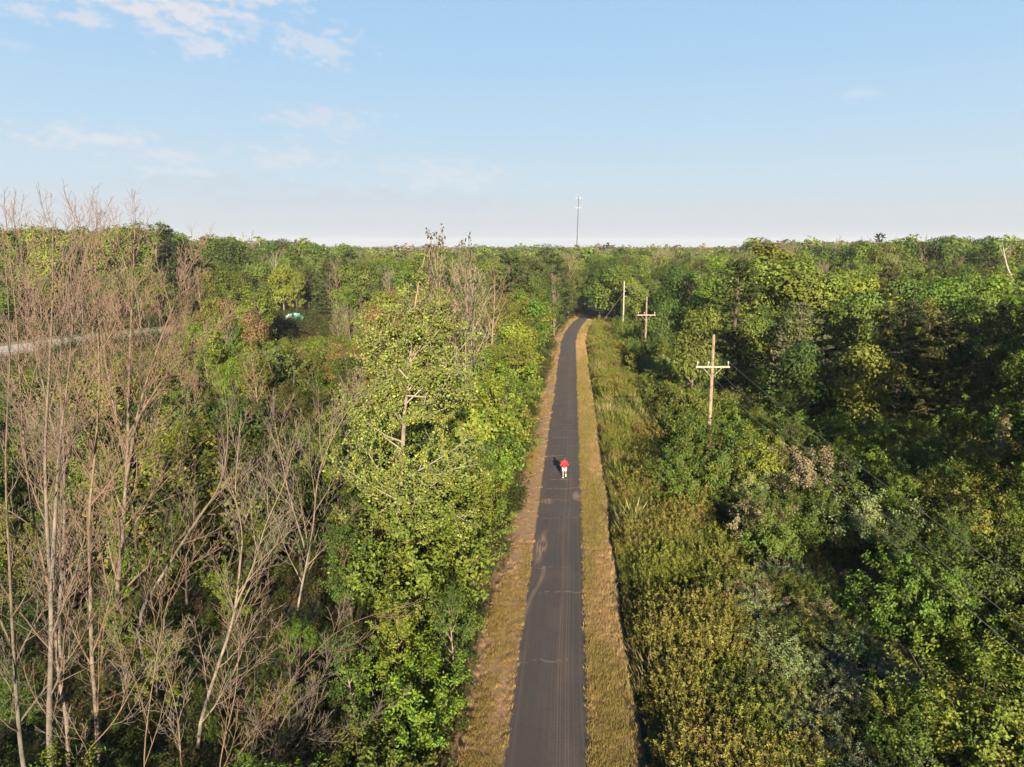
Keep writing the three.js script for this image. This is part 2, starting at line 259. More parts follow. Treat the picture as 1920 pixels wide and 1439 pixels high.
// crowns far away: leaf-sized faces through a lobed volume
function farCrown(seed, h, n, leaf, trunkColor, crownColor, many = 9) {
  const R = rng(seed), mb = new MB(), lobes = [];
  for (let k = 0; k < many; k++) { const a = k * 2.4 + R(), y = lerp(0.35, 0.86, R()), r = 0.26 * Math.sin(Math.min(1, 1.25 - y) * 2.4) * R(); lobes.push([Math.cos(a) * r * h, y * h, Math.sin(a) * r * h, h * (0.12 + R() * 0.09), J(R, 0.2), R() - 0.5]); }
  for (let k = 0; k < n; k++) {
    const L = lobes[Math.floor(R() * lobes.length)]; unit(R, tmpN); const q = Math.pow(R(), 0.35) * L[3]; if (tmpN.y < -0.6) tmpN.y *= -1;
    const x = L[0] + tmpN.x * q, y = L[1] + tmpN.y * q * 0.85, z = L[2] + tmpN.z * q, N = tmpN.clone().addScaledVector(unit(R), 0.55).normalize(), A = unit(R); A.addScaledVector(N, -A.dot(N)).normalize();
    const v = L[4] * J(R, 0.25), hh = L[5] * 0.2 + (R() - 0.5) * 0.15, l = leaf * J(R, 0.35); mb.leaf(x, y, z, A, N, l, l * 0.75, [crownColor[0] * v * (1 + hh), crownColor[1] * v, crownColor[2] * v]);
  }
  if (trunkColor) mb.tube([V(0, 0, 0), V(h * 0.01, h * 0.4, 0), V(0, h * 0.75, 0)], [h * 0.015, h * 0.011, h * 0.005], 5, trunkColor);
  return mb.build();
}

function roundTree(seed, h) {
  const R = rng(seed), br = [{ pts: [V(0, 0, 0), V(0.1, h * 0.4, 0), V(0, h * 0.78, 0.1)], rad: [h * 0.016, h * 0.012, 0.03], level: 0 }]; for (let k = 0; k < 7; k++) { const a = k * 2.4, y = h * (0.25 + 0.06 * k); br.push({ pts: [V(0, y, 0), V(Math.cos(a) * h * 0.12, y + h * 0.1, Math.sin(a) * h * 0.12), V(Math.cos(a) * h * 0.22, y + h * 0.2, Math.sin(a) * h * 0.22)], rad: [0.09, 0.06, 0.02], level: 1 }); }
  return { parts: [['trunk', tubes(R, br.slice(0, 1), 6), 'bark'], ['branches', tubes(R, br.slice(1), 4), 'bark'], ['crown', farCrown(seed, h, 5200, 0.3, null, [1, 1, 1], 16), 'leaf']], h, w: h * 0.36 };
}
const P = {};                                                                                 // sets of prototypes
P.bushNear = [11, 12, 13, 14].map((s) => shrub(s, 4, { stems: 10, n1: 7, n2: 3, density: 44, size: 0.125, spread: 0.21 }));
P.bushMid = [21, 22, 23].map((s) => shrub(s, 4.5, { stems: 9, n1: 6, n2: 3, density: 24, size: 0.19, spread: 0.25 }));
P.bushSpike = [31, 32].map((s) => shrub(s, 2.2, { stems: 16, n1: 7, n2: 0, lean: 0.6, density: 70, size: 0.09, spread: 0.1, leaf: { aspect: 0.45, messy: 0.8 } }));
P.treeNear = [41, 42, 43].map((s) => broadleaf(s, 8, { limbs: 14, n1: 6, n2: 3, density: 36, size: 0.145, spread: 0.22, from: 0.15, wide: 0.5 }));
P.treeMid = [51, 52, 53, 54].map((s) => broadleaf(s, 12, { limbs: 14, n1: 6, n2: 2, density: 24, size: 0.26, spread: 0.36, from: 0.14, wide: 0.40 }));
P.treeTall = [61, 62].map((s) => broadleaf(s, 15, { limbs: 16, n1: 6, n2: 2, density: 20, size: 0.28, spread: 0.36, from: 0.16, wide: 0.3, ang: 0.8 }));
P.treeRound = [65, 66, 67, 68].map((s) => roundTree(s, 11));
P.treeFar = [71, 72, 73].map((s) => broadleaf(s, 14, { limbs: 11, n1: 4, n2: 0, leafLevel: 1, density: 13.0, size: 0.5, spread: 0.7, from: 0.2, wide: 0.42 }));
P.pineMid = [81, 82, 83].map((s) => pine(s, 12, { brush: 8, needles: 8 }));
P.pineFar = [85, 86].map((s) => pine(s, 13, { brush: 2.4, needles: 5, size: 0.75, whorls: 12 }));
P.spruce = [88].map((s) => pine(s, 11, { wide: 0.34, pow: 0.85, from: 0.12, whorls: 12, brush: 7, needles: 6, size: 0.4 }));
P.bareMid = [91, 92, 93].map((s) => bare(s, 11));
P.bareLeafy = [94, 95, 96].map((s) => bare(s, 9, { leafy: 5, size: 0.22 }));
P.bareShrub = [97, 98, 99].map((s) => bare(s, 5, { from: 0.05, limbs: 15, wide: 0.62, rmin: 0.009, ang: 0.6 }));
P.bareFar = [101, 102].map((s) => bare(s, 12, { limbs: 11, n1: 6, n2: 0, rmin: 0.03 }));

// ---------------------------------------------------------------- the land
const groundTex = noiseTex(512, (u, v) => { const a = fbm(u * 8, v * 8, 5, 1, 8), b = fbm(u * 32, v * 32, 3, 8, 32), m = smooth(0.42, 0.62, a); const g = 0.6 + b * 0.8; return S3([lerp(0.07, 0.045, m) * g, lerp(0.052, 0.062, m) * g, lerp(0.028, 0.016, m) * g]); });
{
  const n = 60, mb = new MB(), R = rng(5);
  const e = [-4400, -2500, -1000, -500, -250]; for (let x = -200; x <= 200; x += 10) e.push(x); e.push(250, 500, 1000, 2500, 4400);
  const zs = [400, 150, 60]; for (let z = 40; z >= -320; z -= 10) zs.push(z); zs.push(-420, -600, -1000, -2000, -4400);
  for (const z of zs) for (const x of e) { const far = Math.abs(x) > 60 || z < -240 || z > 20; mb.vert(x, GY - 0.02 + (far ? 0 : (fbm(x * 0.07, z * 0.07, 2, 4) - 0.5) * 0.1), z, 0, 1, 0, [1, 1, 1], x / 9, z / 9); }
  for (let i = 0; i < zs.length - 1; i++) for (let j = 0; j < e.length - 1; j++) { const a = i * e.length + j; mb.i.push(a, a + 1, a + e.length, a + 1, a + e.length + 1, a + e.length); }
  struct('ground', mb.build(), new THREE.MeshStandardMaterial({ map: groundTex, roughness: 1, side: THREE.DoubleSide })).userData.label = 'brown and green forest floor under the woods';
}
// strips that follow the path; profile = [[offset(d), height(d)], ...]
function strip(d0, d1, step, prof, uScale, vScale) {
  const mb = new MB(), rows = Math.round((d1 - d0) / step), k = prof.length;
  for (let i = 0; i <= rows; i++) { const d = lerp(d0, d1, i / rows); for (let j = 0; j < k; j++) { const [o, y] = prof[j](d), p = onPath(d, o, y); mb.vert(p.x, p.y, p.z, 0, 1, 0, [1, 1, 1], o * uScale, d * vScale); } }
  for (let i = 0; i < rows; i++) for (let j = 0; j < k - 1; j++) { const a = i * k + j; mb.i.push(a, a + 1, a + k, a + 1, a + k + 1, a + k); }
  const g = mb.build(); g.computeVertexNormals(); return g;
}
const HALF = 1.53;
// asphalt with dust from tyres, smears of clay, dry straw and cracks
function asphalt(d0, d1, w, h) {
  const data = new Uint8Array(w * h * 4), px = 2 * HALF / w, R = rng(77), lines = [];
  for (const d of [27.5, 33.4, 36.6, 44.2, 47.5, 49.6, 52, 56, 58.2, 61, 64, 66.5, 69, 73, 75.5, 79, 83, 86, 88, 92, 97, 103, 108, 113, 121, 130, 139, 148, 160]) lines.push([d + R() * 0.6, -1.5 + R() * 0.8, R() < 0.5 ? 1.5 : R() * 1.4, 0.4 + R() * 0.6, R() * 9]);
  for (let y = 0; y < h; y++) {
    const d = lerp(d0, d1, (y + 0.5) / h);
    for (let x = 0; x < w; x++) {
      const s = (x + 0.5) * px - HALF, i = (y * w + x) * 4;
      const grain = (hash2(x, y, 3) - 0.5) * 0.34 + (fbm(s * 9, d * 9, 2, 6) - 0.5) * 0.3 + (fbm(s * 1.1, d * 0.35, 3, 12) - 0.5) * 0.34;
      let c = [0.0415, 0.0365, 0.0395].map((v) => v * (1 + grain));
      let dust = 0.05 + 0.12 * smooth(0.45, 0.75, fbm(s * 1.4 + 3, d * 0.5, 4, 23)) + 0.07 * smooth(0.5, 0.8, vnoise(s * 14, d * 0.25, 24)) + 0.1 * fbm(s * 2, d * 0.7, 3, 20);
      // tracks of a knobbly tyre: chevrons between thin lines
      const along = fbm(0.5, d * 0.11, 2, 30), fadeT = 0.55 + 0.45 * along;
      const line = (c0, wd, am) => { const q = Math.abs(s - c0) / wd; return q < 1 ? (1 - q) * am * 1.45 : 0; };
      const wander = 0.03 * Math.sin(d * 0.13) + 0.02 * Math.sin(d * 0.41);
      dust += fadeT * (line(0.32 + wander, 0.03, 0.5) + line(0.42 + wander, 0.022, 0.6) + line(0.62 + wander, 0.028, 0.5) + line(0.72 + wander, 0.03, 0.35) + line(0.93 + wander, 0.018, 0.42) + line(1.25 + wander * 2, 0.03, 0.3) + line(-1.22, 0.04, 0.25) + line(0.05 + wander, 0.025, 0.2));
      const ch = (c0, wd) => { const q = (s - c0 - wander) / wd; return Math.abs(q) < 1 && ((d + Math.abs(q) * 0.09) / 0.19 - Math.floor((d + Math.abs(q) * 0.09) / 0.19)) < 0.4 ? 0.2 : 0; };
      if (d < 46) dust += (ch(0.24, 0.09) + ch(0.53, 0.085) + ch(-1.3, 0.08) * 0.4) * fadeT;
      // a smear of clay near the far edge and its curling track
      const clay = smooth(0.25, 0.6, fbm(s * 13, d * 1.3, 4, 40));
      const sm = smooth(1, 0.25, Math.hypot((s + 1.03 - (d - 39) * 0.05) / (0.44 + 0.12 * Math.sin(d * 2.1)), (d - 39.6) / 3.2)) * clay;
      const tr = d > 31 && d < 37 ? smooth(0.16, 0.04, Math.abs(s - (-0.72 - 0.72 * smooth(36.5, 31.5, d)))) * (0.35 + 0.5 * fbm(s * 5, d * 2, 3, 44)) : 0;
      const sr = smooth(1, 0.3, Math.hypot((s - 1.15) / 0.5, (d - 48.6) / 1.3)) * clay + smooth(1, 0.3, Math.hypot((s + 0.9) / 0.7, (d - 47.3) / 0.8)) * clay * 0.8;
      let straw = 0;
      for (const L of lines) { if (Math.abs(d - L[0]) > 1.2 || s < L[1] || s > L[2]) continue; const q = Math.abs(d - L[0] - (fbm(s * 1.6, L[4], 4, 50) - 0.5) * 0.8 - 0.15 * s); straw = Math.max(straw, smooth(0.1, 0.02, q) * L[3] * smooth(0.35, 0.6, fbm(s * 5 + L[4], d * 3, 3, 52))); }
      // ragged edges where clay and grass creep in
      const edge = HALF - Math.abs(s), rag = 0.03 + 0.12 * fbm(d * 1.7, s > 0 ? 3 : 8, 4, 60), e = smooth(rag, rag * 0.4, edge);
      const tan = [0.26, 0.175, 0.115], clayc = [0.36, 0.235, 0.165], a = clamp(dust * 0.62);
      c = c.map((v, q) => lerp(v, tan[q], a)); c = c.map((v, q) => lerp(v, clayc[q], clamp(sm * 0.7 + tr * 0.5 + sr * 0.6))); c = c.map((v, q) => lerp(v, [0.36, 0.24, 0.13][q], clamp(straw * 0.75))); c = c.map((v, q) => lerp(v, [0.2, 0.13, 0.06][q], e));
      for (let q = 0; q < 3; q++) data[i + q] = clamp(toS(c[q] * ALB)) * 255;
      data[i + 3] = 255;
    }
  }
  const t = new THREE.DataTexture(data, w, h); t.magFilter = THREE.LinearFilter; t.colorSpace = THREE.SRGBColorSpace; t.wrapS = t.wrapT = THREE.ClampToEdgeWrapping; t.needsUpdate = true; return t;
}
{
  const bump = noiseTex(256, (u, v) => { const g = fbm(u * 64, v * 64, 2, 3, 64); return [g, g, g]; }, false);
  for (const [d0, d1, w, h] of [[-30, 16, 64, 128], [16, 70, 320, 2048], [70, 330, 128, 1536]]) {
    const g = strip(d0, d1, 1, [(d) => [-HALF, 0.035], (d) => [-0.5, 0.05], (d) => [0.5, 0.05], (d) => [HALF, 0.035]], 1, 1), uv = g.attributes.uv, uv1 = new Float32Array(uv.count * 2);
    for (let i = 0; i < uv.count; i++) { uv1[i * 2] = uv.getX(i) * 1.4; uv1[i * 2 + 1] = uv.getY(i) * 1.4; uv.setXY(i, (uv.getX(i) + HALF) / (2 * HALF), (uv.getY(i) - d0) / (d1 - d0)); }
    g.setAttribute('uv1', new THREE.BufferAttribute(uv1, 2)); bump.channel = 1;
    const m = struct('path', g, new THREE.MeshStandardMaterial({ map: asphalt(d0, d1, w, h), roughness: 0.92, bumpMap: bump, bumpScale: 0.004, side: THREE.DoubleSide }));
    m.userData.label = ['part of the dark asphalt path out of view below', 'dark asphalt path with dusty tyre tracks', 'far stretch of the asphalt path bending into trees'][d0 < 0 ? 0 : d0 < 60 ? 1 : 2];
  }
}
// verges: mown dry grass and raked clay
const vergeTex = noiseTex(512, (u, v) => { const a = fbm(u * 6, v * 6, 4, 3, 6), b = fbm(u * 48, v * 24, 3, 7, 24), m = smooth(0.44, 0.6, a), g = 0.55 + b * 0.9; return S3([lerp(0.27, 0.20, m) * g, lerp(0.165, 0.165, m) * g, lerp(0.075, 0.055, m) * g]); });
const clayTex = noiseTex(512, (u, v) => { const a = fbm(u * 5, v * 5, 4, 13, 5), b = fbm(u * 40, v * 40, 3, 17, 40), m = smooth(0.56, 0.7, a), g = 0.55 + b * 0.9; return S3([lerp(0.33, 0.23, m) * g, lerp(0.195, 0.165, m) * g, lerp(0.1, 0.06, m) * g]); });
const leftEdge = (d) => -(2.75 + 0.55 * (fbm(d * 0.13, 2, 3, 70) - 0.35)), rightEdge = (d) => 3.1 + 0.4 * (fbm(d * 0.12, 5, 3, 71) - 0.5) + 0.28 * (fbm(d * 1.3, 5, 3, 76) - 0.5);
struct('left_verge', strip(-30, 330, 0.5, [(d) => [leftEdge(d) - 0.9, GY - 0.05], (d) => [leftEdge(d), -0.06 + 0.08 * fbm(d, 1, 2, 72)], (d) => [-2.1, 0.0 + 0.06 * fbm(d * 1.3, 4, 2, 73)], (d) => [-HALF + 0.06, 0.025]], 0.4, 0.4), new THREE.MeshStandardMaterial({ map: clayTex, roughness: 1, side: THREE.DoubleSide })).userData.label = 'narrow strip of reddish clay and dry grass along the bushes';
struct('right_verge', strip(-30, 330, 0.2, [(d) => [HALF - 0.06, 0.025], (d) => [2.1, 0.02 + 0.05 * fbm(d * 1.2, 7, 2, 74)], (d) => [rightEdge(d) - 0.15, -0.02 + 0.08 * fbm(d * 1.1, 9, 2, 75)], (d) => [rightEdge(d) + 0.1, -0.3], (d) => [rightEdge(d) + 0.5, -0.52], (d) => [rightEdge(d) + 0.95, -0.42], (d) => [rightEdge(d) + 1.5, GY]], 0.4, 0.4), new THREE.MeshStandardMaterial({ map: vergeTex, roughness: 1, side: THREE.DoubleSide })).userData.label = 'mown tan grass verge with a crumbling earth edge by the ditch';

// instanced stuff: things nobody could count
const masses = {};
function scatter(name, label, geo, material, list) {
  const m = new THREE.InstancedMesh(geo, material, list.length), M = new THREE.Matrix4(), q = new THREE.Quaternion(), e = new THREE.Euler(), c = new THREE.Color();
  list.forEach((o, i) => { e.set(o.tx ?? 0, o.r ?? 0, o.tz ?? 0); q.setFromEuler(e); M.compose(V(o.x, o.y, o.z), q, V(o.s * (o.w ?? 1), o.s * (o.hh ?? 1), o.s * (o.w ?? 1))); m.setMatrixAt(i, M); c.setRGB(...(o.c ?? [1, 1, 1])); m.setColorAt(i, c); });
  m.castShadow = m.receiveShadow = true;
  if (!masses[name]) { masses[name] = new THREE.Group(); masses[name].name = name; scene.add(stuff(masses[name], label)); }     // one object for each mass
  m.name = name === 'woodland' || name === 'far_forest' ? 'foliage' : name === 'verge_grass' ? 'grass_tufts' : 'weeds'; m.userData.kind = 'stuff'; masses[name].add(m); return m;
}
const white = mat(1, 1, 1, 0.9, { specularIntensity: 0.25 });
// tufts of short grass
function tuft(seed, n, h, spread, lean = 0.5) { const R = rng(seed), mb = new MB(); for (let k = 0; k < n; k++) { const a = R() * 6.28, r = Math.sqrt(R()) * spread, b = R() * 6.28, l = h * J(R, 0.4), v = J(R, 0.3), w = R() * 6.28; mb.blade(Math.cos(a) * r, 0, Math.sin(a) * r, Math.cos(b) * l * lean * R(), l, Math.sin(b) * l * lean * R(), h * 0.055 + 0.004, Math.cos(w), Math.sin(w), [v * J(R, 0.08), v, v]); } return mb.build(); }
{
  const R = rng(900), geos = [tuft(1, 26, 0.1, 0.14, 0.9), tuft(2, 26, 0.13, 0.14, 1.0)], L = [[], []];
  for (let k = 0; k < 26000; k++) {
    const d = 17 + Math.pow(R(), 1.6) * 190, right = R() < 0.62, s = right ? lerp(HALF - 0.02, rightEdge(d) - 0.05, R()) : lerp(leftEdge(d) - 0.3, -HALF + 0.02, R()), n = fbm(d * 0.16 + (right ? 0 : 40), s * 0.8, 3, 80), g = smooth(right ? 0.36 : 0.54, right ? 0.56 : 0.68, n), nearEdge = right && rightEdge(d) - s < 0.45;
    if (!right && R() > 0.12 + 0.8 * g) continue;
    if (nearEdge && R() < 0.6) continue;
    const p = onPath(d, s, (Math.abs(s) < 1.6 ? 0.03 : -0.01)), v = J(R, 0.2), c = right ? [lerp(0.37, 0.26, g) * v, lerp(0.25, 0.205, g) * v, lerp(0.115, 0.065, g) * v] : [lerp(0.36, 0.26, g) * v, lerp(0.235, 0.19, g) * v, lerp(0.11, 0.06, g) * v];
    L[k & 1].push({ x: p.x, y: p.y, z: p.z, s: J(R, 0.35) * (right ? 1 : 0.85) * (1 + d * 0.004), r: R() * 6.28, c });
  }
  geos.forEach((g, i) => scatter('verge_grass', 'short dry grass tufts on the verges of the path', g, white, L[i]));
}
// meadow of goldenrod and tall weeds between verge and bushes
const meadowRight = (d) => 8.9 + 1.0 * (fbm(d * 0.05, 3, 3, 90) - 0.5) + (d < 34 ? -0.5 : 0.3);
function weed(seed, h, stems, lean, leafLen, top, per = 6) {
  const R = rng(seed), mb = new MB();
  for (let k = 0; k < stems; k++) {
    const a = R() * 6.28, r = 0.16 * Math.sqrt(R()) + 0.02, b = a + (R() - 0.5), l = h * J(R, 0.2), lx = Math.cos(b) * lean * l * R(), lz = Math.sin(b) * lean * l * R(), x0 = Math.cos(a) * r, z0 = Math.sin(a) * r;
    mb.tube([V(x0, 0, z0), V(x0 + lx, l, z0 + lz)], [0.006, 0.004], 3, [0.8, 0.75, 0.8], false);
    const n = per; for (let m = 0; m < n; m++) { const t = lerp(0.25, 1, (m + R()) / n), A = V(Math.cos(m * 2.4 + a), 0.45, Math.sin(m * 2.4 + a)).normalize(), N = V(-A.x * 0.5, 0.9, -A.z * 0.5).addScaledVector(unit(R), 0.35).normalize(), v = J(R, 0.25); mb.leaf(x0 + lx * t, l * t, z0 + lz * t, A, N, leafLen * J(R, 0.3), leafLen * 0.3, [v, v, v]); }
    if (top) for (let m = 0; m < top; m++) { const A = unit(R); A.y = Math.abs(A.y) * 0.6 + 0.2; A.normalize(); const N = unit(R).addScaledVector(up, 0.6); N.addScaledVector(A, -N.dot(A)).normalize(); mb.leaf(x0 + lx, l * (0.88 + 0.12 * R()), z0 + lz, A, N, leafLen * 1.0, leafLen * 0.45, [1.15 * J(R, 0.15), 1.06, 0.8]); }
  }
  return mb.build();
}
{
  const R = rng(910), geos = [weed(1, 0.85, 12, 0.3, 0.06, 8, 14), weed(2, 0.75, 13, 0.4, 0.06, 0, 15), weed(3, 0.9, 11, 0.35, 0.062, 10, 13), tuft(4, 34, 0.75, 0.2, 0.7)], L = [[], [], [], []];
  for (let k = 0; k < 34000; k++) {
    const d = 16 + Math.pow(R(), 1.75) * 155, s = lerp(rightEdge(d) + 0.45, meadowRight(d) + 0.6, R()), p = onPath(d, s, GY - 0.04), n = fbm(p.x * 0.33, p.z * 0.3, 3, 92), n2 = fbm(p.x * 0.13 + 9, p.z * 0.11, 3, 93), v = J(R, 0.22) * (0.8 + 0.4 * fbm(p.x * 0.9, p.z * 0.9, 2, 97)), grassy = n2 > 0.55;
    const t = grassy ? (R() < 0.7 ? 3 : 1) : n > 0.5 ? (R() < 0.5 ? 0 : 2) : Math.floor(R() * 3);
    const gold = [0.178, 0.176, 0.046], green = [0.150, 0.176, 0.036], straw = [0.25, 0.215, 0.085], rust = [0.19, 0.155, 0.055], lush = [0.17, 0.215, 0.03];
    const kk = fbm(p.x * 0.5 + 50, p.z * 0.42, 3, 95); let c = n > 0.52 ? gold : green; if (kk > 0.68) c = grassy ? lush : rust; else if (grassy && kk > 0.47) c = straw;
    L[t].push({ x: p.x, y: p.y, z: p.z, s: J(R, 0.22) * (0.68 + 0.45 * smooth(0.28, 0.72, fbm(p.x * 0.62, p.z * 0.55, 3, 96))) * (s - rightEdge(d) < 1.1 ? 0.7 : R() < 0.06 ? 1.55 : 1) * (1 + d * 0.0014), r: R() * 6.28, c: c.map((q) => q * v), tx: (R() - 0.5) * 0.3, tz: (R() - 0.5) * 0.3 });
  }
  geos.forEach((g, i) => scatter('meadow_weeds', 'dense goldenrod and tall weeds between verge and bushes', g, white, L[i]));
}
const roadPts = [[-40, 668], [60, 650], [150, 638], [240, 629], [330, 620], [420, 611]].map(([x, y]) => { const r = ray(x, y); return r.multiplyScalar((CAM_H - GY) / -r.y).add(camera.position); });
const roadCurve = new THREE.CatmullRomCurve3([roadPts[0].clone().multiplyScalar(2).sub(roadPts[1]).setY(GY), ...roadPts.map((p) => p.setY(GY))]);
const roadSamples = roadCurve.getPoints(60), roadNear = (x, d) => roadSamples.reduce((m, p) => Math.min(m, Math.hypot(p.x - x, -p.z - d)), 99);
// low growth on the forest floor
{
  const R = rng(920), geos = [weed(11, 0.8, 7, 0.7, 0.15, 0, 9), weed(12, 0.9, 8, 0.6, 0.16, 0, 9)], L = [[], []];
  for (let k = 0; k < 34000; k++) {
    const d = 12 + Math.pow(R(), 1.4) * 190, x = (R() * 2 - 1) * (0.85 * d + 6), off = x - pathX(d);
    if (off > leftEdge(d) - 0.2 && off < meadowRight(d)) continue;
    if (x < -40 && d > 90 && roadNear(x, d) < 9.5) continue;
    const v = J(R, 0.4), c = R() < 0.25 ? [0.12, 0.09, 0.035] : [0.06, 0.085, 0.016];
    L[k & 1].push({ x, y: GY - 0.03, z: -d, s: J(R, 0.4) * (d < 38 ? 0.55 : 1) * (1 + d * 0.008), r: R() * 6.28, c: c.map((q) => q * v), w: 1.5 });
  }
  geos.forEach((g, i) => scatter('undergrowth', 'low weeds and seedlings on the forest floor', g, white, L[i]));
}

// ---------------------------------------------------------------- the road through the woods at the left, and the slab with a turquoise sheet
{
  const mk = (half, y, name, tex, label) => { const mb = new MB(), n = 40; for (let i = 0; i <= n; i++) { const p = roadCurve.getPoint(i / n), t = roadCurve.getTangent(i / n), nx = -t.z, nz = t.x; for (const s of [-1, 1]) mb.vert(p.x + nx * s * half, y, p.z + nz * s * half, 0, 1, 0, [1, 1, 1], s * half * 0.25, i / n * 20); } for (let i = 0; i < n; i++) { const a = i * 2; mb.i.push(a, a + 1, a + 2, a + 1, a + 3, a + 2); } struct(name, mb.build(), new THREE.MeshStandardMaterial({ map: tex, roughness: 0.95, side: THREE.DoubleSide })).userData.label = label; };
  mk(9.5, GY + 0.03, 'road_verge', noiseTex(128, (u, v) => { const g = 0.6 + 0.8 * fbm(u * 16, v * 16, 3, 6, 16); return S3([0.19 * g, 0.185 * g, 0.045 * g]); }), 'mown grass edging the grey road');
  mk(5.2, GY + 0.06, 'road', noiseTex(128, (u, v) => { const g = 0.75 + 0.5 * fbm(u * 8, v * 16, 4, 8, 8); return S3([0.52 * g, 0.48 * g, 0.44 * g]); }), 'pale grey road seen between the bare trees');
}
const sheetAt = (() => { const r = ray(556, 606); return r.multiplyScalar((CAM_H - GY) / -r.y).add(camera.position); })();
{
  const slabMat = new THREE.MeshStandardMaterial({ map: noiseTex(128, (u, v) => { const g = 0.6 + 0.8 * fbm(u * 6, v * 6, 4, 9, 6); return S3([0.27 * g, 0.225 * g, 0.18 * g]); }), roughness: 1 });
  const mb = new MB(), R = rng(61), n = 26, m = 8; // broken ground with an uneven outline
  for (let i = 0; i <= m; i++) for (let j = 0; j <= n; j++) { const a = j / n * 6.283, r = (i / m) * (1 + 0.25 * (fbm(Math.cos(a) * 2 + 5, Math.sin(a) * 2, 3, 3) - 0.5) * 2); mb.vert(Math.cos(a) * 9 * r, 0.9 * (1 - (i / m) ** 2) * (0.6 + 0.8 * fbm(Math.cos(a) * r * 3 + 3, Math.sin(a) * r * 3, 3, 5)), Math.sin(a) * 7 * r, 0, 1, 0, [1, 1, 1], Math.cos(a) * r * 2, Math.sin(a) * r * 2); }
  for (let i = 0; i < m; i++) for (let j = 0; j < n; j++) { const a = i * (n + 1) + j; mb.i.push(a, a + 1, a + n + 1, a + 1, a + n + 2, a + n + 1); }
  const g = mb.build(); g.computeVertexNormals(); const o = struct('bare_ground', g, slabMat); o.position.set(sheetAt.x + 3, GY + 0.03, sheetAt.z - 3); o.userData.label = 'patch of bare greyish ground among brown brush';
  // the crumpled sheet
  const sh = new MB(), sx = 14, sy = 10;
  for (let i = 0; i <= sy; i++) for (let j = 0; j <= sx; j++) { const u = j / sx - 0.5, v = i / sy, f = fbm(j * 0.7, i * 0.7, 3, 8), white_ = u < -0.12 && f > 0.42 ? 1 : smooth(0.55, 0.75, fbm(j * 0.9, i * 0.9 + 20, 2, 4)); sh.vert(u * 4.2 + (f - 0.5) * 0.7, v * 1.9 + 0.5 * (fbm(j * 0.5, 9, 2, 2) - 0.5) * v, -v * 0.9 + (f - 0.5) * 0.8 - 0.4 * Math.cos(u * 6), 0, 0.5, 0.8, [lerp(0.07, 0.5, white_), lerp(0.42, 0.6, white_), lerp(0.34, 0.58, white_)], 0, 0); }
  for (let i = 0; i < sy; i++) for (let j = 0; j < sx; j++) { if ((i > sy - 3 && (j < 2 || j > sx - 4)) || (j === 5 && i > 4)) continue; const a = i * (sx + 1) + j; sh.i.push(a, a + 1, a + sx + 1, a + 1, a + sx + 2, a + sx + 1); }
  const sg = sh.build(); sg.computeVertexNormals(); const t = addMesh('plastic_sheet', sg, mat(1, 1, 1, 0.6)); t.position.set(sheetAt.x, GY + 0.55, sheetAt.z + 2); tag(t, 'crumpled turquoise and white sheet lying in brown brush beyond the tall poplar', 'plastic sheet');
}

// ---------------------------------------------------------------- poles and wires
const wood = mat(0.36, 0.265, 0.19, 0.85, { map: barkTex }), woodPale = mat(0.40, 0.345, 0.27, 0.9), steel = mat(0.6, 0.58, 0.54, 0.5), glassy = mat(0.55, 0.5, 0.45, 0.4), wireMat = mat(0.30, 0.27, 0.23, 0.6);
const ONE = [1, 1, 1];
function box(w, h, d, x, y, z, rz = 0) { const g = new THREE.BoxGeometry(w, h, d); g.rotateZ(rz); g.translate(x, y, z); const n = g.attributes.position.count, c = new Float32Array(n * 3).fill(1); g.setAttribute('color', new THREE.BufferAttribute(c, 3)); return g; }
function utilityPole(x, d, h, turn, label, opt = {}) {
  const t = thing('utility_pole', x, GY, -d); t.rotation.y = turn; const R = rng(Math.round(d * 10));
  addMesh('pole', new MB().tube([V(0, -0.3, 0), V(0.03, h * 0.5, 0), V(0, h, 0)], [0.165, 0.145, 0.115], 10, barkColor(R)).build(), opt.pale ? woodPale : wood, t);
  const y = opt.armY ?? h - 2.35;
  if (opt.arm !== false) {
    addMesh('crossarm', box(2.5, 0.12, 0.11, 0, y, 0.19), woodPale, t);
    for (const s of [-1, 1]) addMesh('brace', new MB().tube([V(s * 0.72, y - 0.06, 0.15), V(s * 0.1, y - 0.72, 0.13)], [0.022, 0.022], 5, ONE).build(), woodPale, t);
    for (const s of [-1.13, -0.32, 1.13]) { const g = new THREE.LatheGeometry([[0, 0], [0.018, 0], [0.018, 0.2], [0.06, 0.2], [0.075, 0.25], [0.04, 0.29], [0.06, 0.33], [0, 0.37]].map(([a, b]) => new THREE.Vector2(a, b)), 8); g.translate(s, y + 0.06, 0.19); g.setAttribute('color', new THREE.BufferAttribute(new Float32Array(g.attributes.position.count * 3).fill(1), 3)); addMesh('insulator', g, glassy, t); }
  } else for (const [yy, s] of [[h - 1.1, 1], [h - 2.0, 1], [h - 3.0, 1]]) addMesh('insulator', new MB().tube([V(0.1, yy, 0), V(0.34 * s, yy + 0.02, 0)], [0.05, 0.06], 6, ONE).build(), glassy, t);
  tag(t, label, 'utility pole', opt.group); t.updateMatrixWorld(); return { t, y, pin: (k) => t.localToWorld(V([-1.13, -0.32, 1.13][k], y + 0.4, 0.19)), end: (k) => t.localToWorld(V(0.34, [h - 1.1, h - 2, h - 3][k], 0)) };
}
const poleLine = (d) => 14.85 + (d - 52) * 0.0772;
const p1 = utilityPole(poleLine(52), 52, 11.55, 0.0, 'nearest wooden utility pole with a crossarm, tan against dark green woods', { armY: 9.2 });
const p2 = utilityPole(poleLine(97), 97, 11.3, 0.02, 'second utility pole with crossarm, standing beyond the nearest one in bushes', { armY: 8.85 });
const p3 = utilityPole(22.4, 143, 11.3, 0.1, 'pale pole without crossarm near where the path bends', { arm: false, pale: true });
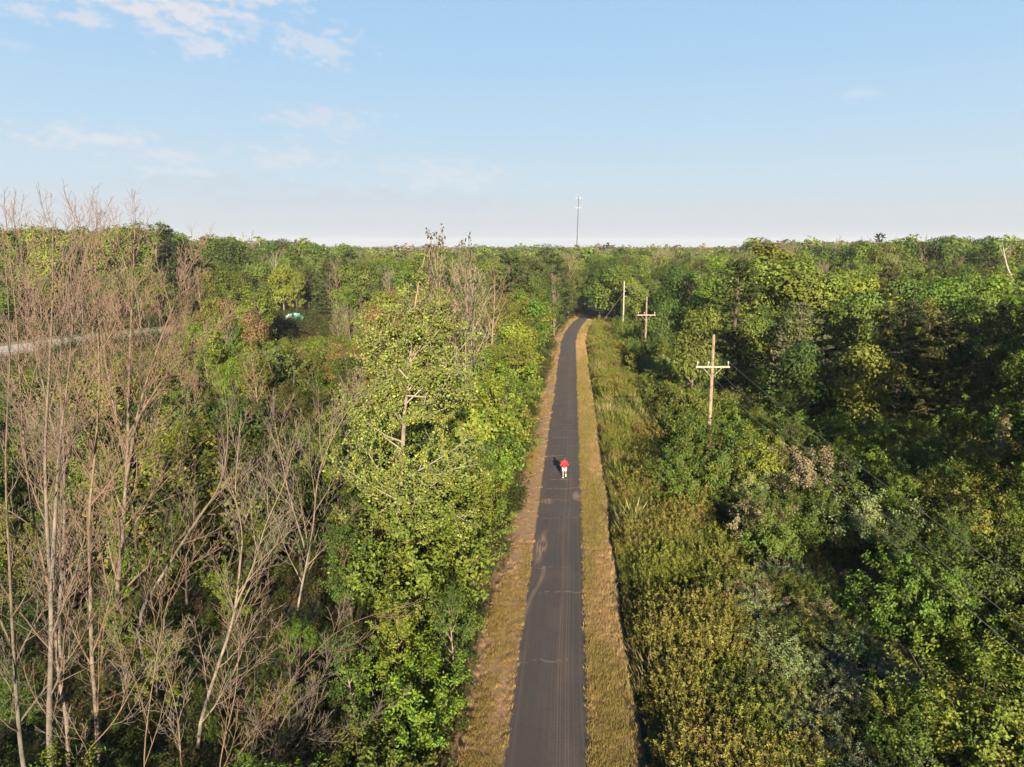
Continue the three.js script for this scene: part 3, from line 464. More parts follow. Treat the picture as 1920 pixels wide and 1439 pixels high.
const p0 = { pin: (k) => V(poleLine(-8) + [-1.13, -0.32, 1.13][k] + 1.0, 9.2, 8) };
function wire(name, a, b, sag, r, label) { const pts = []; for (let i = 0; i <= 24; i++) { const t = i / 24, p = a.clone().lerp(b, t); p.y -= sag * 4 * t * (1 - t); pts.push(p); } const m = addMesh(name, new MB().tube(pts, pts.map(() => r), 5, ONE, false).build(), wireMat); return tag(m, label, 'power line'); }
['lowest', 'middle', 'highest'].forEach((w, k) => wire('power_line', p1.pin(k), p0.pin(k), 0.75, 0.0085, w + ' in the photo of three wires running from the nearest pole towards the viewer'));
[0, 1, 2].forEach((k) => wire('power_line', p1.pin(k), p2.pin(k), 0.6, 0.009, ['left', 'middle', 'right'][k] + ' wire strung between the nearest and the second utility pole'));
[0, 1, 2].forEach((k) => wire('power_line', p3.end(k), V(40 + k, 12.3 - k * 1.0, -150), 0.35, 0.014, ['upper', 'middle', 'lower'][k] + ' wire running sideways from the pale pole into the trees'));
wire('guy_wire', V(22.3, 8.6, -143), V(18.6, 3.2, -143.5), 0.0, 0.02, 'slanting stay from the pale pole down to the path side').userData.category = 'stay wire';
[0, 1].forEach((k) => { const a = at(1715, 540 + k * 3, 190), b = at(1838, 527 + k * 2.5, 190); wire('power_line', a, b, 0.25, 0.035, ['upper', 'lower'][k] + ' of the two distant pale wires above bright treetops at the right'); });
// far poles: tops stand out of the woods
const farPoles = [[486, 455, 330], [557, 457, 420], [567, 460, 450], [584, 456, 380], [600, 457, 430], [610, 464, 520], [694, 462, 430], [737, 464, 560], [626, 502, 205], [637, 512, 202], [1568, 484, 300], [1685, 488, 290], [1869, 493, 250], [1908, 457, 420]];
const farLabel = ['pale pole top among grey bare trees far left of the poplar', 'first of the row of pale pole tops on the left horizon', 'thin pale pole just right of the first in the horizon row', 'tallest white pole in the row on the left horizon', 'white pole right of the tallest in the left horizon row', 'last short pale pole of the left horizon row', 'lone pale pole on the horizon above reddish bare trees', 'faint pole on the horizon just left of the poplar top', 'thin pale pole in brown trees left of the poplar top', 'second thin pole close beside the one left of the poplar', 'white pole with crossarm above treetops right of the tallest tree', 'white pole in front of brown bare woods at right', 'short pale pole beside the white leaning snag at far right', 'thin pale pole on the skyline near the right edge'];
farPoles.forEach(([px, py, d], i) => {
  const top = at(px, py, d), t = thing('distant_pole', top.x, GY, top.z), h = top.y - GY;
  addMesh('pole', new MB().tube([V(0, 0, 0), V(0, h * 0.6, 0), V(0, h, 0)], [0.2, 0.18, 0.15].map((r) => r * (0.75 + d / 900)), 6, ONE).build(), mat(0.5, 0.46, 0.38, 0.8), t);
  if (i === 10) addMesh('crossarm', box(3, 0.2, 0.2, -1.2, h - (i === 10 ? 3.5 : 2), 0.2), woodPale, t);
  tag(t, farLabel[i], 'utility pole');
});
// the mast on the horizon
{
  const top = at(1085, 369, 760), t = thing('radio_mast', top.x, GY, top.z), h = top.y - GY;
  addMesh('mast', new MB().tube([V(-1.5, 0, 0), V(-1.0, h * 0.3, 0), V(-0.4, h * 0.7, 0), V(0, h, 0)], [0.5, 0.45, 0.38, 0.3], 8, ONE).build(), mat(0.035, 0.033, 0.036, 0.7), t);
  const panels = (y, r, n, s, x0) => { for (let k = 0; k < n; k++) { const a = k / n * 6.283 + 0.4, x = x0 + Math.cos(a) * r, z = Math.sin(a) * r; addMesh('antenna_panel', box(0.28 * s, 1.9 * s, 0.2 * s, x, y, z), mat(0.5, 0.5, 0.5, 0.6), t); } addMesh('antenna_ring', new MB().tube(Array.from({ length: 13 }, (_, i) => V(x0 + Math.cos(i / 12 * 6.283) * r * 0.85, y, Math.sin(i / 12 * 6.283) * r * 0.85)), Array(13).fill(0.05), 4, ONE).build(), steel, t); };
  panels(h - 1.5, 2.6, 6, 1, 0); panels(h - 11, 2.7, 4, 1, -0.15); panels(h - 38, 0.9, 2, 0.8, -0.55);
  tag(t, 'tall thin dark mast with white antennas standing on the horizon', 'radio mast');
}

// ---------------------------------------------------------------- the jogger
{
  const sd = (p, a, b, ra, rb) => { const bx = b[0] - a[0], by = b[1] - a[1], bz = b[2] - a[2], px = p[0] - a[0], py = p[1] - a[1], pz = p[2] - a[2], t = clamp((px * bx + py * by + pz * bz) / (bx * bx + by * by + bz * bz + 1e-9)); return Math.hypot(px - bx * t, py - by * t, pz - bz * t) - lerp(ra, rb, t); };
  const smin = (a, b, k) => { const h = clamp(0.5 + 0.5 * (b - a) / k); return lerp(b, a, h) - k * h * (1 - h); };
  function surface(bones, lo, hi, cell, k) {
    const c = [0, 1, 2].map((i) => (lo[i] + hi[i]) / 2), half = Math.max(...[0, 1, 2].map((i) => (hi[i] - lo[i]) / 2)) + cell * 3, N = Math.max(12, Math.ceil(2 * half / cell));
    const mc = new MarchingCubes(N, new THREE.MeshStandardMaterial(), false, false, 120000); mc.isolation = 0;
    for (let z = 0; z < N; z++) for (let y = 0; y < N; y++) for (let x = 0; x < N; x++) { const p = [x, y, z].map((v, i) => c[i] + (v - N / 2) / (N / 2) * half); let s = 9; for (const b of bones) s = smin(s, sd(p, b[0], b[1], b[2], b[3]), b[4] ?? k); mc.field[x + y * N + z * N * N] = -s; }
    mc.update();
    const n = mc.count, g = new THREE.BufferGeometry(), pos = new Float32Array(n * 3), nor = new Float32Array(n * 3);
    for (let i = 0; i < n; i++) for (let q = 0; q < 3; q++) { pos[i * 3 + q] = mc.positionArray[i * 3 + q] * half + c[q]; nor[i * 3 + q] = mc.normalArray[i * 3 + q]; }
    g.setAttribute('position', new THREE.BufferAttribute(pos, 3)); g.setAttribute('normal', new THREE.BufferAttribute(nor, 3)); return g;
  }
  const hipL = [-0.095, 0.9, 0], hipR = [0.095, 0.9, 0], knL = [-0.10, 0.5, -0.05], anL = [-0.09, 0.1, 0.03], toeL = [-0.1, 0.035, -0.13], knR = [0.105, 0.49, -0.07], anR = [0.12, 0.45, 0.30], toeR = [0.13, 0.30, 0.41], pel = [0, 0.95, 0], chest = [0, 1.28, -0.04], neck = [0, 1.47, -0.07], head = [0, 1.62, -0.095];
  const shL = [-0.185, 1.4, -0.05], shR = [0.185, 1.4, -0.05], elL = [-0.285, 1.14, 0.06], elR = [0.285, 1.14, 0.0], wrL = [-0.24, 1.05, -0.17], wrR = [0.23, 1.08, -0.22];
  const body = surface([[hipL, knL, 0.085, 0.056], [hipR, knR, 0.085, 0.056], [knL, anL, 0.056, 0.037], [knR, anR, 0.056, 0.037], [anL, toeL, 0.036, 0.03], [anR, toeR, 0.036, 0.03], [hipL, hipR, 0.1, 0.1], [pel, chest, 0.11, 0.13], [chest, [0, 1.42, -0.06], 0.13, 0.1], [shL, shR, 0.06, 0.06], [neck, [0, 1.55, -0.08], 0.055, 0.052], [shL, elL, 0.05, 0.04], [shR, elR, 0.05, 0.04], [elL, wrL, 0.04, 0.027], [elR, wrR, 0.04, 0.027]], [-0.36, 0, -0.3], [0.36, 1.72, 0.45], 0.02, 0.03);
  const headG = surface([[[0, 1.65, -0.08], [0, 1.66, -0.1], 0.095, 0.09], [[0, 1.57, -0.125], [0, 1.6, -0.11], 0.055, 0.065], [[0, 1.62, -0.205], [0, 1.6, -0.215], 0.012, 0.016, 0.01], [[-0.092, 1.63, -0.08], [-0.095, 1.6, -0.085], 0.014, 0.012, 0.01], [[0.092, 1.63, -0.08], [0.095, 1.6, -0.085], 0.014, 0.012, 0.01], [[0, 1.5, -0.075], [0, 1.58, -0.085], 0.05, 0.05]], [-0.12, 1.47, -0.24], [0.12, 1.76, 0.03], 0.009, 0.03);
  const hand = (w, el, sgn) => { const B = [[w, [w[0] - sgn * 0.0, w[1] + 0.02, w[2] - 0.075], 0.024, 0.034]]; for (let f = 0; f < 4; f++) { const y = w[1] + 0.045 - f * 0.019, x = w[0] - sgn * 0.01, z = w[2] - 0.085, l = [0.036, 0.042, 0.038, 0.028][f]; B.push([[x, y, z], [x - sgn * 0.006, y - 0.004, z - l], 0.0095, 0.009, 0.006], [[x - sgn * 0.006, y - 0.004, z - l], [x - sgn * 0.034, y - 0.006, z - l * 0.75], 0.009, 0.008, 0.006], [[x - sgn * 0.034, y - 0.006, z - l * 0.75], [x - sgn * 0.036, y - 0.006, z - 0.004], 0.008, 0.0075, 0.006]); } B.push([[w[0] - sgn * 0.015, w[1] + 0.035, w[2] - 0.035], [w[0] - sgn * 0.04, w[1] + 0.06, w[2] - 0.085], 0.012, 0.009, 0.008]); return surface(B, [w[0] - 0.07, w[1] - 0.04, w[2] - 0.15], [w[0] + 0.07, w[1] + 0.09, w[2] + 0.03], 0.0045, 0.012); };
  const skin = new THREE.MeshStandardMaterial({ roughness: 0.6 }); skin.color.setRGB(0.42 * ALB, 0.24 * ALB, 0.17 * ALB);
  const plain = (r, g, b, ro = 0.85) => { const m = new THREE.MeshStandardMaterial({ roughness: ro, side: THREE.DoubleSide }); m.color.setRGB(r * ALB, g * ALB, b * ALB); return m; };
  const d = 52.4, t = thing('person', onPath(d, 0.2).x, 0.045, -d); t.rotation.y = -0.085; t.scale.setScalar(0.93);
  addMesh('body', mergeGeometries([body, headG, hand(wrL, elL, -1), hand(wrR, elR, 1)]), skin, t);
  addMesh('sweatshirt', surface([[[0, 0.93, 0.005], chest, 0.125, 0.145], [chest, [0, 1.4, -0.06], 0.145, 0.11], [[-0.09, 0.94, 0], [0.09, 0.94, 0], 0.115, 0.115], [shL, shR, 0.09, 0.09], [shL, elL, 0.07, 0.058], [shR, elR, 0.07, 0.058], [elL, [-0.245, 1.06, -0.14], 0.068, 0.05], [elR, [0.235, 1.09, -0.19], 0.068, 0.05]], [-0.38, 0.78, -0.28], [0.38, 1.52, 0.2], 0.016, 0.04), plain(0.55, 0.012, 0.03), t);
  addMesh('shorts', surface([[hipL, [-0.102, 0.68, -0.03], 0.115, 0.105], [hipR, [0.105, 0.68, -0.04], 0.115, 0.105], [hipL, hipR, 0.125, 0.125]], [-0.25, 0.46, -0.2], [0.25, 1.05, 0.2], 0.016, 0.03), plain(0.5, 0.485, 0.47), t);
  const shoe = (a, b) => surface([[[a[0], a[1] - 0.02, a[2] + 0.02], b, 0.05, 0.042], [a, [a[0], a[1] - 0.02, a[2]], 0.046, 0.05]], [Math.min(a[0], b[0]) - 0.06, Math.min(a[1], b[1]) - 0.06, Math.min(a[2], b[2]) - 0.07], [Math.max(a[0], b[0]) + 0.06, Math.max(a[1], b[1]) + 0.06, Math.max(a[2], b[2]) + 0.07], 0.011, 0.03);
  addMesh('shoe', shoe(anL, toeL), plain(0.75, 0.72, 0.68), t); addMesh('shoe', shoe(anR, toeR), plain(0.75, 0.72, 0.68), t);
  addMesh('hair', surface([[[0, 1.69, -0.065], [0, 1.66, -0.06], 0.098, 0.1], [[0, 1.6, -0.02], [0, 1.56, -0.035], 0.06, 0.05]], [-0.12, 1.5, -0.2], [0.12, 1.81, 0.06], 0.012, 0.03), plain(0.05, 0.03, 0.022), t);
  tag(t, 'person in red sweatshirt and white shorts jogging away up the path', 'person');
}

// ---------------------------------------------------------------- the leafless trees close by at the left, each after its own stems
const bareLevels = (n0, reach) => [{ n: n0, from: 0.2, to: 0.99, ang: 0.6, angTop: 0.75, ratio: reach, taper: 0.9, shape: (t) => 1.05 - 0.8 * t }, { steps: 6, up: 0.5, wob: 0.115, n: 10, from: 0.14, ang: 0.62, ratio: 0.46, taper: 0.85 }, { steps: 4, up: 0.4, wob: 0.18, n: 5, from: 0.2, ang: 0.7, ratio: 0.42, taper: 0.75 }, { steps: 3, up: 0.25, wob: 0.22, taper: 0.6 }];
function spread3(list, d, wob, R) { return list.map(([x, y, dd]) => at(x, y, d + (dd ?? 0) + (R() - 0.5) * wob)); }
function curved(pts, n) { const c = new THREE.CatmullRomCurve3(pts); return c.getPoints(n); }
const stemTint = (R) => { const k = R() * 50; return (t, r, a, p) => { const l = smooth(0.55, 0.68, fbm(p.x * 7 + k + Math.cos(a), p.y * 5 + Math.sin(a), 3, 4)), g = 0.85 + 0.3 * vnoise(p.x * 5 + k, p.y * 4, 2), thin = smooth(0.06, 0.02, r); return [lerp(lerp(g, 1.35, l * 0.8), 1.02, thin), lerp(lerp(g, 1.4, l * 0.8), 0.86, thin), lerp(lerp(g, 1.35, l * 0.8), 0.72, thin)]; }; };
const stemMat = mat(0.235, 0.208, 0.178, 0.85, { map: barkTex }), twigMat = mat(0.265, 0.178, 0.135, 0.9, { specularIntensity: 0.3 }), twigGrey = mat(0.225, 0.185, 0.155, 0.9, { specularIntensity: 0.3 });
const stemTones = [[1, 1, 1], [0.72, 0.70, 0.70], [0.86, 0.78, 0.70], [0.62, 0.64, 0.62]].map((k) => { const m = stemMat.clone(); m.color.multiply(new THREE.Color().setRGB(...k)); return m; }), twigTones = [[1, 1, 1], [0.76, 0.72, 0.7], [0.92, 0.78, 0.68], [0.66, 0.68, 0.68]].map((k) => { const m = twigGrey.clone(); m.color.multiply(new THREE.Color().setRGB(...k)); return m; });
function bareHand(seed, label, stems) {
  const R = rng(seed), f = stems[0], base = at(f.px[0][0], f.px[0][1], f.d), t = thing('bare_tree', base.x, GY, base.z), off = V(-base.x, -GY, -base.z);
  for (const s of stems) {
    let pts = spread3(s.px, s.d, 0.5, R); if (!s.branch) { const g = pts[0].clone(); g.y = GY - 0.2; g.x += (R() - 0.5) * 0.3; pts.unshift(g); }
    pts = curved(pts, 22).map((p) => p.add(off));
    const br = grow(R, { levels: bareLevels(Math.round((s.n ?? 16) * (seed === 206 || seed === 207 ? 1.35 : 0.95)), s.reach ?? 0.33), rmin: 0.0056, slim: 0.0082, lmin: 0.16 }, pts[0], up, 1, s.r * 0.8, 0, [], pts);
    addMesh('trunk', new MB().tube(br[0].pts, br[0].rad, 9, stemTint(R)).build(), stemTones[seed % 4], t);
    let limb = null, tw = null, holder = null; const flush = () => { if (limb) { holder = addMesh('limb', limb.build(), stemTones[seed % 4], t); if (tw && tw.count) addMesh('twigs', tw.build(), seed === 206 || seed === 207 ? twigMat : twigTones[seed % 4], holder); } };
    for (const b of br.slice(1)) { if (b.level === 1) { flush(); limb = new MB().tube(b.pts, b.rad, 5, stemTint(R)); tw = new MB(); } else tw.tube(b.pts, b.rad, b.level === 2 ? 4 : 3, () => [1, 1, 1]); }
    flush();
  }
  return tag(t, label, 'tree', 'leafless trees close by on the left of the path');
}
bareHand(201, 'tall leafless tree with forked lichen-spotted trunk near the left edge, bottom to skyline', [{ px: [[96, 1439], [92, 1352], [95, 1238], [95, 1123], [88, 986], [84, 850], [92, 690], [98, 560], [99, 420]], d: 20.5, r: 0.15, n: 20, reach: 0.27 }, { px: [[97, 1085], [105, 940], [112, 830], [128, 700], [140, 580], [172, 430]], d: 20.4, r: 0.085, n: 15, reach: 0.3, branch: 1 }]);
bareHand(202, 'slender leafless tree just right of the forked lichen-spotted trunk, mottled bark', [{ px: [[184, 1439], [181, 1352], [172, 1238], [169, 1100], [167, 963], [178, 849], [186, 700], [176, 560], [150, 420]], d: 21.5, r: 0.125, n: 19, reach: 0.3 }, { px: [[128, 1439], [124, 1352], [110, 1270], [100, 1150], [60, 960], [42, 800], [30, 600], [8, 390]], d: 21.2, r: 0.09, n: 16, reach: 0.27, branch: 1 }]);
bareHand(203, 'leafless tree at the very left edge, trunk leaning in from below', [{ px: [[44, 1439], [32, 1330], [26, 1238], [18, 1078], [10, 872], [18, 640], [4, 420]], d: 20, r: 0.11, n: 17, reach: 0.28 }]);
bareHand(204, 'leafless tree with a crooked S-shaped trunk left of the poplar', [{ px: [[366, 1439], [375, 1361], [403, 1265], [437, 1160], [450, 1055], [454, 995], [441, 931], [446, 850], [452, 770]], d: 22.5, r: 0.105, n: 15, reach: 0.33 }, { px: [[440, 1140], [475, 1060], [500, 980], [535, 900], [560, 800]], d: 22.4, r: 0.05, n: 11, reach: 0.4, branch: 1 }]);
bareHand(205, 'thin leafless tree whose trunk slants to the right behind the crooked one', [{ px: [[262, 1160], [311, 1068], [362, 986], [412, 908], [427, 815], [420, 720]], d: 27.5, r: 0.115, n: 13, reach: 0.36 }]);
bareHand(206, 'leafless tree with a dense reddish fan of twigs reaching the skyline at left', [{ px: [[215, 1180], [230, 1000], [238, 850], [242, 697], [248, 540], [253, 410]], d: 29, r: 0.17, n: 26, reach: 0.38 }, { px: [[236, 900], [262, 760], [300, 640], [340, 540], [372, 470]], d: 29, r: 0.09, n: 18, reach: 0.4, branch: 1 }, { px: [[236, 870], [205, 720], [185, 600], [178, 480], [182, 400]], d: 29.3, r: 0.085, n: 15, reach: 0.36, branch: 1 }, { px: [[238, 820], [300, 720], [360, 655], [430, 590]], d: 28.6, r: 0.07, n: 15, reach: 0.42, branch: 1 }]);
bareHand(207, 'leafless tree with reddish branches behind the forked trunk at the left edge', [{ px: [[110, 1190], [120, 1000], [118, 820], [112, 680], [125, 540], [150, 400]], d: 28, r: 0.12, n: 22, reach: 0.36 }, { px: [[118, 880], [80, 720], [55, 600], [40, 480], [22, 400]], d: 28, r: 0.07, n: 15, reach: 0.36, branch: 1 }]);
bareHand(208, 'small leafless tree with brown twigs between the crooked tree and the poplar', [{ px: [[560, 1130], [585, 1000], [600, 880], [640, 790], [668, 745]], d: 33, r: 0.09, n: 18, reach: 0.5 }, { px: [[575, 1040], [540, 920], [520, 820], [505, 740]], d: 33, r: 0.06, n: 14, reach: 0.45, branch: 1 }]);
// leafless saplings along the bottom edge
[[[270, 1439], [293, 1238], [316, 1123], [371, 995], 19.5, 'reddish leafless sapling at the bottom edge left of the crooked trunk'], [[455, 1439], [520, 1400], [600, 1372], [715, 1352], 20.6, 'low leafless sapling spreading right along the bottom edge, nearest the verge'], [[150, 1439], [215, 1350], [262, 1270], [330, 1190], 19.8, 'leafless sapling leaning right between the two mottled trunks at the bottom'], [[520, 1439], [560, 1395], [590, 1330], [600, 1240], 20.8, 'short leafless sapling upright at the bottom centre-left'], [[412, 1439], [440, 1306], [453, 1183], [482, 1100], 19.6, 'leafless sapling crossing in front of the crooked trunk at the bottom'], [[500, 1439], [545, 1330], [600, 1280], [645, 1135], 20.0, 'leafless sapling leaning right, its tips reaching over bright leaves'], [[340, 1439], [330, 1330], [300, 1240], [210, 1130], 20.0, 'leafless sapling leaning left at the bottom edge'], [[610, 1439], [650, 1380], [700, 1345], [765, 1300], 21.3, 'low leafless branchy sapling bottom centre-left beside the dark hollow'], [[440, 1439], [520, 1310], [640, 1180], [775, 1130], 21, 'leafless sapling with a long branch slanting up right towards the poplar base']].forEach(([a, b, c, e, d, label], i) => {
  const R = rng(230 + i), s = [a, b, c, e]; bareHand(230 + i, label, [{ px: s, d, r: 0.036, n: 8, reach: 0.42 }]); });
// pale dead snag leaning at the far right
{ const pts = curved([[1908, 560], [1900, 527], [1889, 500], [1884, 478], [1881, 462]].map(([x, y]) => at(x, y, 112)), 12), t = thing('dead_snag', pts[0].x, GY, pts[0].z), o = V(-pts[0].x, -GY, -pts[0].z); pts.unshift(V(pts[0].x + 0.4, GY, pts[0].z)); pts.forEach((p) => p.add(o)); addMesh('trunk', new MB().tube(pts, pts.map((_, i) => 0.2 - i * 0.011), 7, ONE).build(), mat(0.34, 0.30, 0.25, 0.9), t); const mb = new MB(); for (const [k, x, y] of [[9, -1.2, 1.6], [11, 0.9, 1.3], [12, -0.5, 1.2]]) mb.tube([pts[k], pts[k].clone().add(V(x, y, 0.3))], [0.05, 0.02], 4, ONE); addMesh('branches', mb.build(), mat(0.45, 0.40, 0.33, 0.85), t); tag(t, 'bare white trunk leaning among bright treetops at the far right', 'dead tree'); }

// ---------------------------------------------------------------- the tall poplar left of the path
{
  const R = rng(300), D = 35, tr = curved([[731, 1100], [737, 1000], [749, 940], [757, 800], [762, 740], [768, 700], [771, 640], [780, 560], [796, 482]].map(([x, y]) => at(x, y, D)), 24), t = thing('poplar_tree', tr[0].x, GY, tr[0].z), o = V(-tr[0].x, -GY, -tr[0].z);
  tr.unshift(V(tr[0].x, GY - 0.2, tr[0].z)); tr.forEach((p) => p.add(o));
  const rad = tr.map((_, i) => 0.14 * (1 - 0.88 * i / 25) + 0.01), limbLv = [{}, { steps: 6, up: 0.25, wob: 0.06, n: 9, from: 0.2, ang: 0.8, ratio: 0.46, taper: 0.85 }, { steps: 3, up: 0.25, wob: 0.14, n: 4, from: 0.25, ang: 0.8, ratio: 0.5, taper: 0.75 }, { steps: 2, up: 0.05, wob: 0.2, taper: 0.6 }], all = [], limbs = [];
  const opt = { levels: limbLv, rmin: 0.009, slim: 0.016, lmin: 0.14 };
  const given = [[[757, 795], [794, 765], [825, 735], [850, 690], -1.6], [[758, 795], [805, 777], [850, 760], [890, 735], 0.8], [[764, 742], [810, 743], [831, 713], [862, 665], -1.0], [[775, 708], [791, 682], [820, 668], [838, 660], 1.2], [[771, 668], [789, 656], [815, 630], [840, 590], -0.8], [[756, 792], [742, 765], [736, 744], [722, 690], -0.8], [[760, 745], [735, 747], [700, 744], [668, 738], 0.6], [[769, 672], [760, 640], [749, 628], [720, 590], -0.8], [[752, 900], [790, 880], [840, 850], [890, 815], -1.2], [[748, 930], [800, 905], [850, 880], [900, 870], 0.5], [[745, 960], [790, 960], [840, 960], [885, 985], -1.4], [[750, 900], [710, 880], [690, 850], [668, 830], 0.5], [[757, 830], [720, 815], [685, 790], [658, 775], -1.0]];
  for (const g of given) { const dz = g[4], pts = curved(g.slice(0, 4).map(([x, y], i) => at(x, y, D + dz * i / 1.5)), 9).map((p) => p.add(o)), br = grow(R, opt, pts[0], up, 1, 0.06, 1, [], pts); limbs.push(br); }
  for (let k = 0; k < 30; k++) { const f = 0.12 + 0.88 * (k + R()) / 30, i = Math.floor(f * 24), a = k * 2.4 + R(), len = 4.0 * Math.pow(Math.sin(Math.min(1, (1.04 - f) * 1.25) * 1.57), 0.8) * J(R, 0.5) * (f < 0.3 ? 0.8 : 1.05), el = 0.45 + 0.5 * f; limbs.push(grow(R, opt, tr[i], V(Math.cos(a) * Math.cos(el), Math.sin(el), Math.sin(a) * Math.cos(el)), len, Math.min(rad[i] * 0.6, 0.05), 1, [])); }
  for (let k = 0; k < 9; k++) { const f = 0.2 + 0.5 * (k + R()) / 9, i = Math.floor(f * 24), a = R() * 6.28, el = 0.5 + 0.5 * R(); limbs.push(grow(R, opt, tr[i], V(Math.cos(a) * Math.cos(el), Math.sin(el), Math.sin(a) * Math.cos(el)), 2.3 * J(R, 0.4), 0.018, 1, [])); }
  addMesh('trunk', new MB().tube(tr, rad, 10, stemTint(R)).build(), mat(0.30, 0.26, 0.19, 0.9, { map: barkTex }), t);
  const lm = mat(0.30, 0.26, 0.19, 0.9), crown = new MB();
  for (const br of limbs) { const h = addMesh('limb', new MB().tube(br[0].pts, br[0].rad, 5, ONE).build(), lm, t), tw = new MB(); for (const b of br.slice(1)) tw.tube(b.pts, b.rad, 3, ONE); if (tw.count) addMesh('twigs', tw.build(), lm, h); foliage(R, crown, br, { leafLevel: 1, density: 27, size: 0.12, spread: 0.24, center: V(0, 9, 0), aspect: 0.85, pale: 0.09, yellow: 0.012, messy: 1.0, tmin: 0.2 }); }
  addMesh('crown', crown.build(), TINT.poplar.mat, t);
  tag(t, 'tall pale green poplar with pale forked trunk, left of the path', 'tree');
}

// ---------------------------------------------------------------- all other trees and bushes: first those with a place of their own, then the woods between them
const NOUN = { bush: 'bush', tree: 'tree', pine_tree: 'pine tree', bare_tree: 'leafless tree', shrub: 'shrub' };
const plants = [];
const Rp = rng(1000);
function plant(kind, set, x, d, h, tint, o = {}) { const i = o.i ?? Math.floor(Rp() * P[set].length), proto = P[set][i % P[set].length], s = h / proto.h, w = s * (o.w ?? J(Rp, 0.12)); const p = { kind, set, proto, x, d, h, s, w, wide: proto.w * w, tint, bark: o.bark, rot: Rp() * 6.28, label: o.label, away: o.away, thin: kind === 'bare_tree', named: o.named }; plants.push(p); return p; }
function put(kind, set, px, topPy, d, tint, o = {}) { const top = at(px, topPy, d); return plant(kind, set, top.x, d, top.y - GY, tint, { ...o, named: o.label ? 1 : 0 }); }
const topAt = (py, h) => (CAM_H - GY - h) / Math.tan(Math.atan((py - CY) / FPX) + PITCH);     // how far off a thing h tall stands whose top shows at py
// right of the path
put('tree', 'treeTall', 1450, 440, 118, 'lime', { w: 1.55, label: 'tallest bright green tree breaking the skyline right of the poles' });
put('tree', 'treeMid', 1497, 470, 122, 'mid', { w: 1.0 }); put('tree', 'treeMid', 1352, 470, 122, 'yellowgreen', { w: 0.8, label: 'yellow-green treetop on the skyline left of the tallest right-hand tree' });
put('pine_tree', 'pineMid', 1385, 490, 98, 'pine', { w: 1.5, i: 0, label: 'broad dark pine below the tallest right-hand tree' });
put('pine_tree', 'spruce', 1505, 572, 76, 'bluepine', { w: 1.25, label: 'blue-green pine with tiered sunlit branches amid dark shade' });
put('pine_tree', 'pineMid', 1455, 610, 84, 'pine', { w: 1.0 });
put('pine_tree', 'pineMid', 1700, 570, 70, 'pine', { w: 1.35, i: 1, label: 'large dark pine with a bare lower trunk right of the blue-green pine' });
put('pine_tree', 'pineMid', 1780, 605, 66, 'pine', { w: 1.1, i: 2, label: 'smaller pine with sunlit top just right of the large dark pine' });
put('tree', 'treeRound', 1306, 572, 78, 'mid', { w: 0.75, label: 'upright leafy tree just behind the nearest utility pole' });
put('tree', 'treeMid', 1560, 600, 88, 'dark', { w: 0.9 }); put('tree', 'treeMid', 1620, 560, 92, 'mid'); put('tree', 'treeMid', 1860, 560, 84, 'dark', { w: 1.1 }); put('tree', 'treeMid', 1930, 540, 80, 'mid', { w: 1.2 });
put('tree', 'treeTall', 1212, 482, 172, 'lime', { w: 0.9 }); put('tree', 'treeTall', 1180, 470, 185, 'mid', { w: 0.9 }); put('tree', 'treeMid', 1250, 515, 160, 'yellowgreen', { w: 0.9 });
put('tree', 'treeMid', 1128, 488, 205, 'dark', { w: 1.1, label: 'dark tree overhanging the path where it enters the woods' }); put('tree', 'treeMid', 1135, 520, 188, 'mid', { w: 0.8 }); put('pine_tree', 'pineMid', 1112, 500, 226, 'pine', { w: 1.2 });
put('bare_tree', 'bareMid', 1310, 500, 128, 'russet', { bark: 'red', w: 1.3, label: 'brown leafless tree left of the broad dark pine' });
put('tree', 'treeNear', 1800, 957, topAt(957, 5), 'mid', { w: 0.85, i: 1, label: 'leafy young tree under the three wires near the right edge' });
put('bush', 'bushNear', 1845, 1228, topAt(1228, 4.4), 'lime', { w: 1.0, i: 2, label: 'sunlit bright green bush with the tallest crown in the bottom right corner' }); put('bush', 'bushNear', 1790, 1330, topAt(1330, 3.4), 'yellowgreen', { w: 1.0, i: 1 }); put('bush', 'bushNear', 1910, 1300, topAt(1300, 3.8), 'lime', { w: 1.0, i: 0 }); put('bush', 'bushNear', 1700, 1290, topAt(1290, 2.4), 'yellowgreen', { w: 0.9, i: 3 });
put('tree', 'treeNear', 1690, 885, topAt(885, 4.8), 'yellowgreen', { w: 0.95, i: 0, label: 'sprawling yellow-green young tree crossed by the upper wire' });
put('tree', 'treeNear', 1910, 930, topAt(930, 5), 'lime', { w: 0.8 });
put('tree', 'treeTall', 1893, 755, 52, 'sage', { w: 0.6, bark: 'pale', label: 'slim sapling with a pale stem at the right edge in shade' });
put('bush', 'bushMid', 1730, 770, 58, 'mid', { w: 0.8 });
[[1400, 1080, 1.9, 'russet', 'russet-leaved shrub at the meadow edge'], [1385, 1105, 1.7, 'sage', 'grey-green shrub beside the russet one at the meadow edge'], [1425, 1205, 1.5, 'sage', 'pale round shrub standing in deep shade by the meadow'], [1410, 1255, 2.2, 'olive', 'tall pale shrub at the meadow edge near the bottom'], [1440, 1240, 1.5, 'sage', 'pale shrub below the round one in deep shade'], [1500, 1270, 1.5, 'sage', 'grey-green shrub right of the meadow in deep shade'], [1560, 1290, 1.5, 'sage'], [1480, 1330, 1.4, 'sage'], [1610, 1250, 1.5, 'sage'], [1550, 1220, 1.6, 'sage'], [1640, 1330, 1.5, 'olive'], [1580, 1380, 1.5, 'sage'], [1500, 1400, 1.4, 'yellowgreen'], [1680, 1390, 1.6, 'mid'], [1740, 1330, 1.8, 'sage'], [1460, 1160, 1.6, 'dark'], [1540, 1150, 1.8, 'dark']].forEach(([x, y, h, c, label]) => put('shrub', 'bushSpike', x, y, topAt(y, h), c, { w: 1.15, label }));
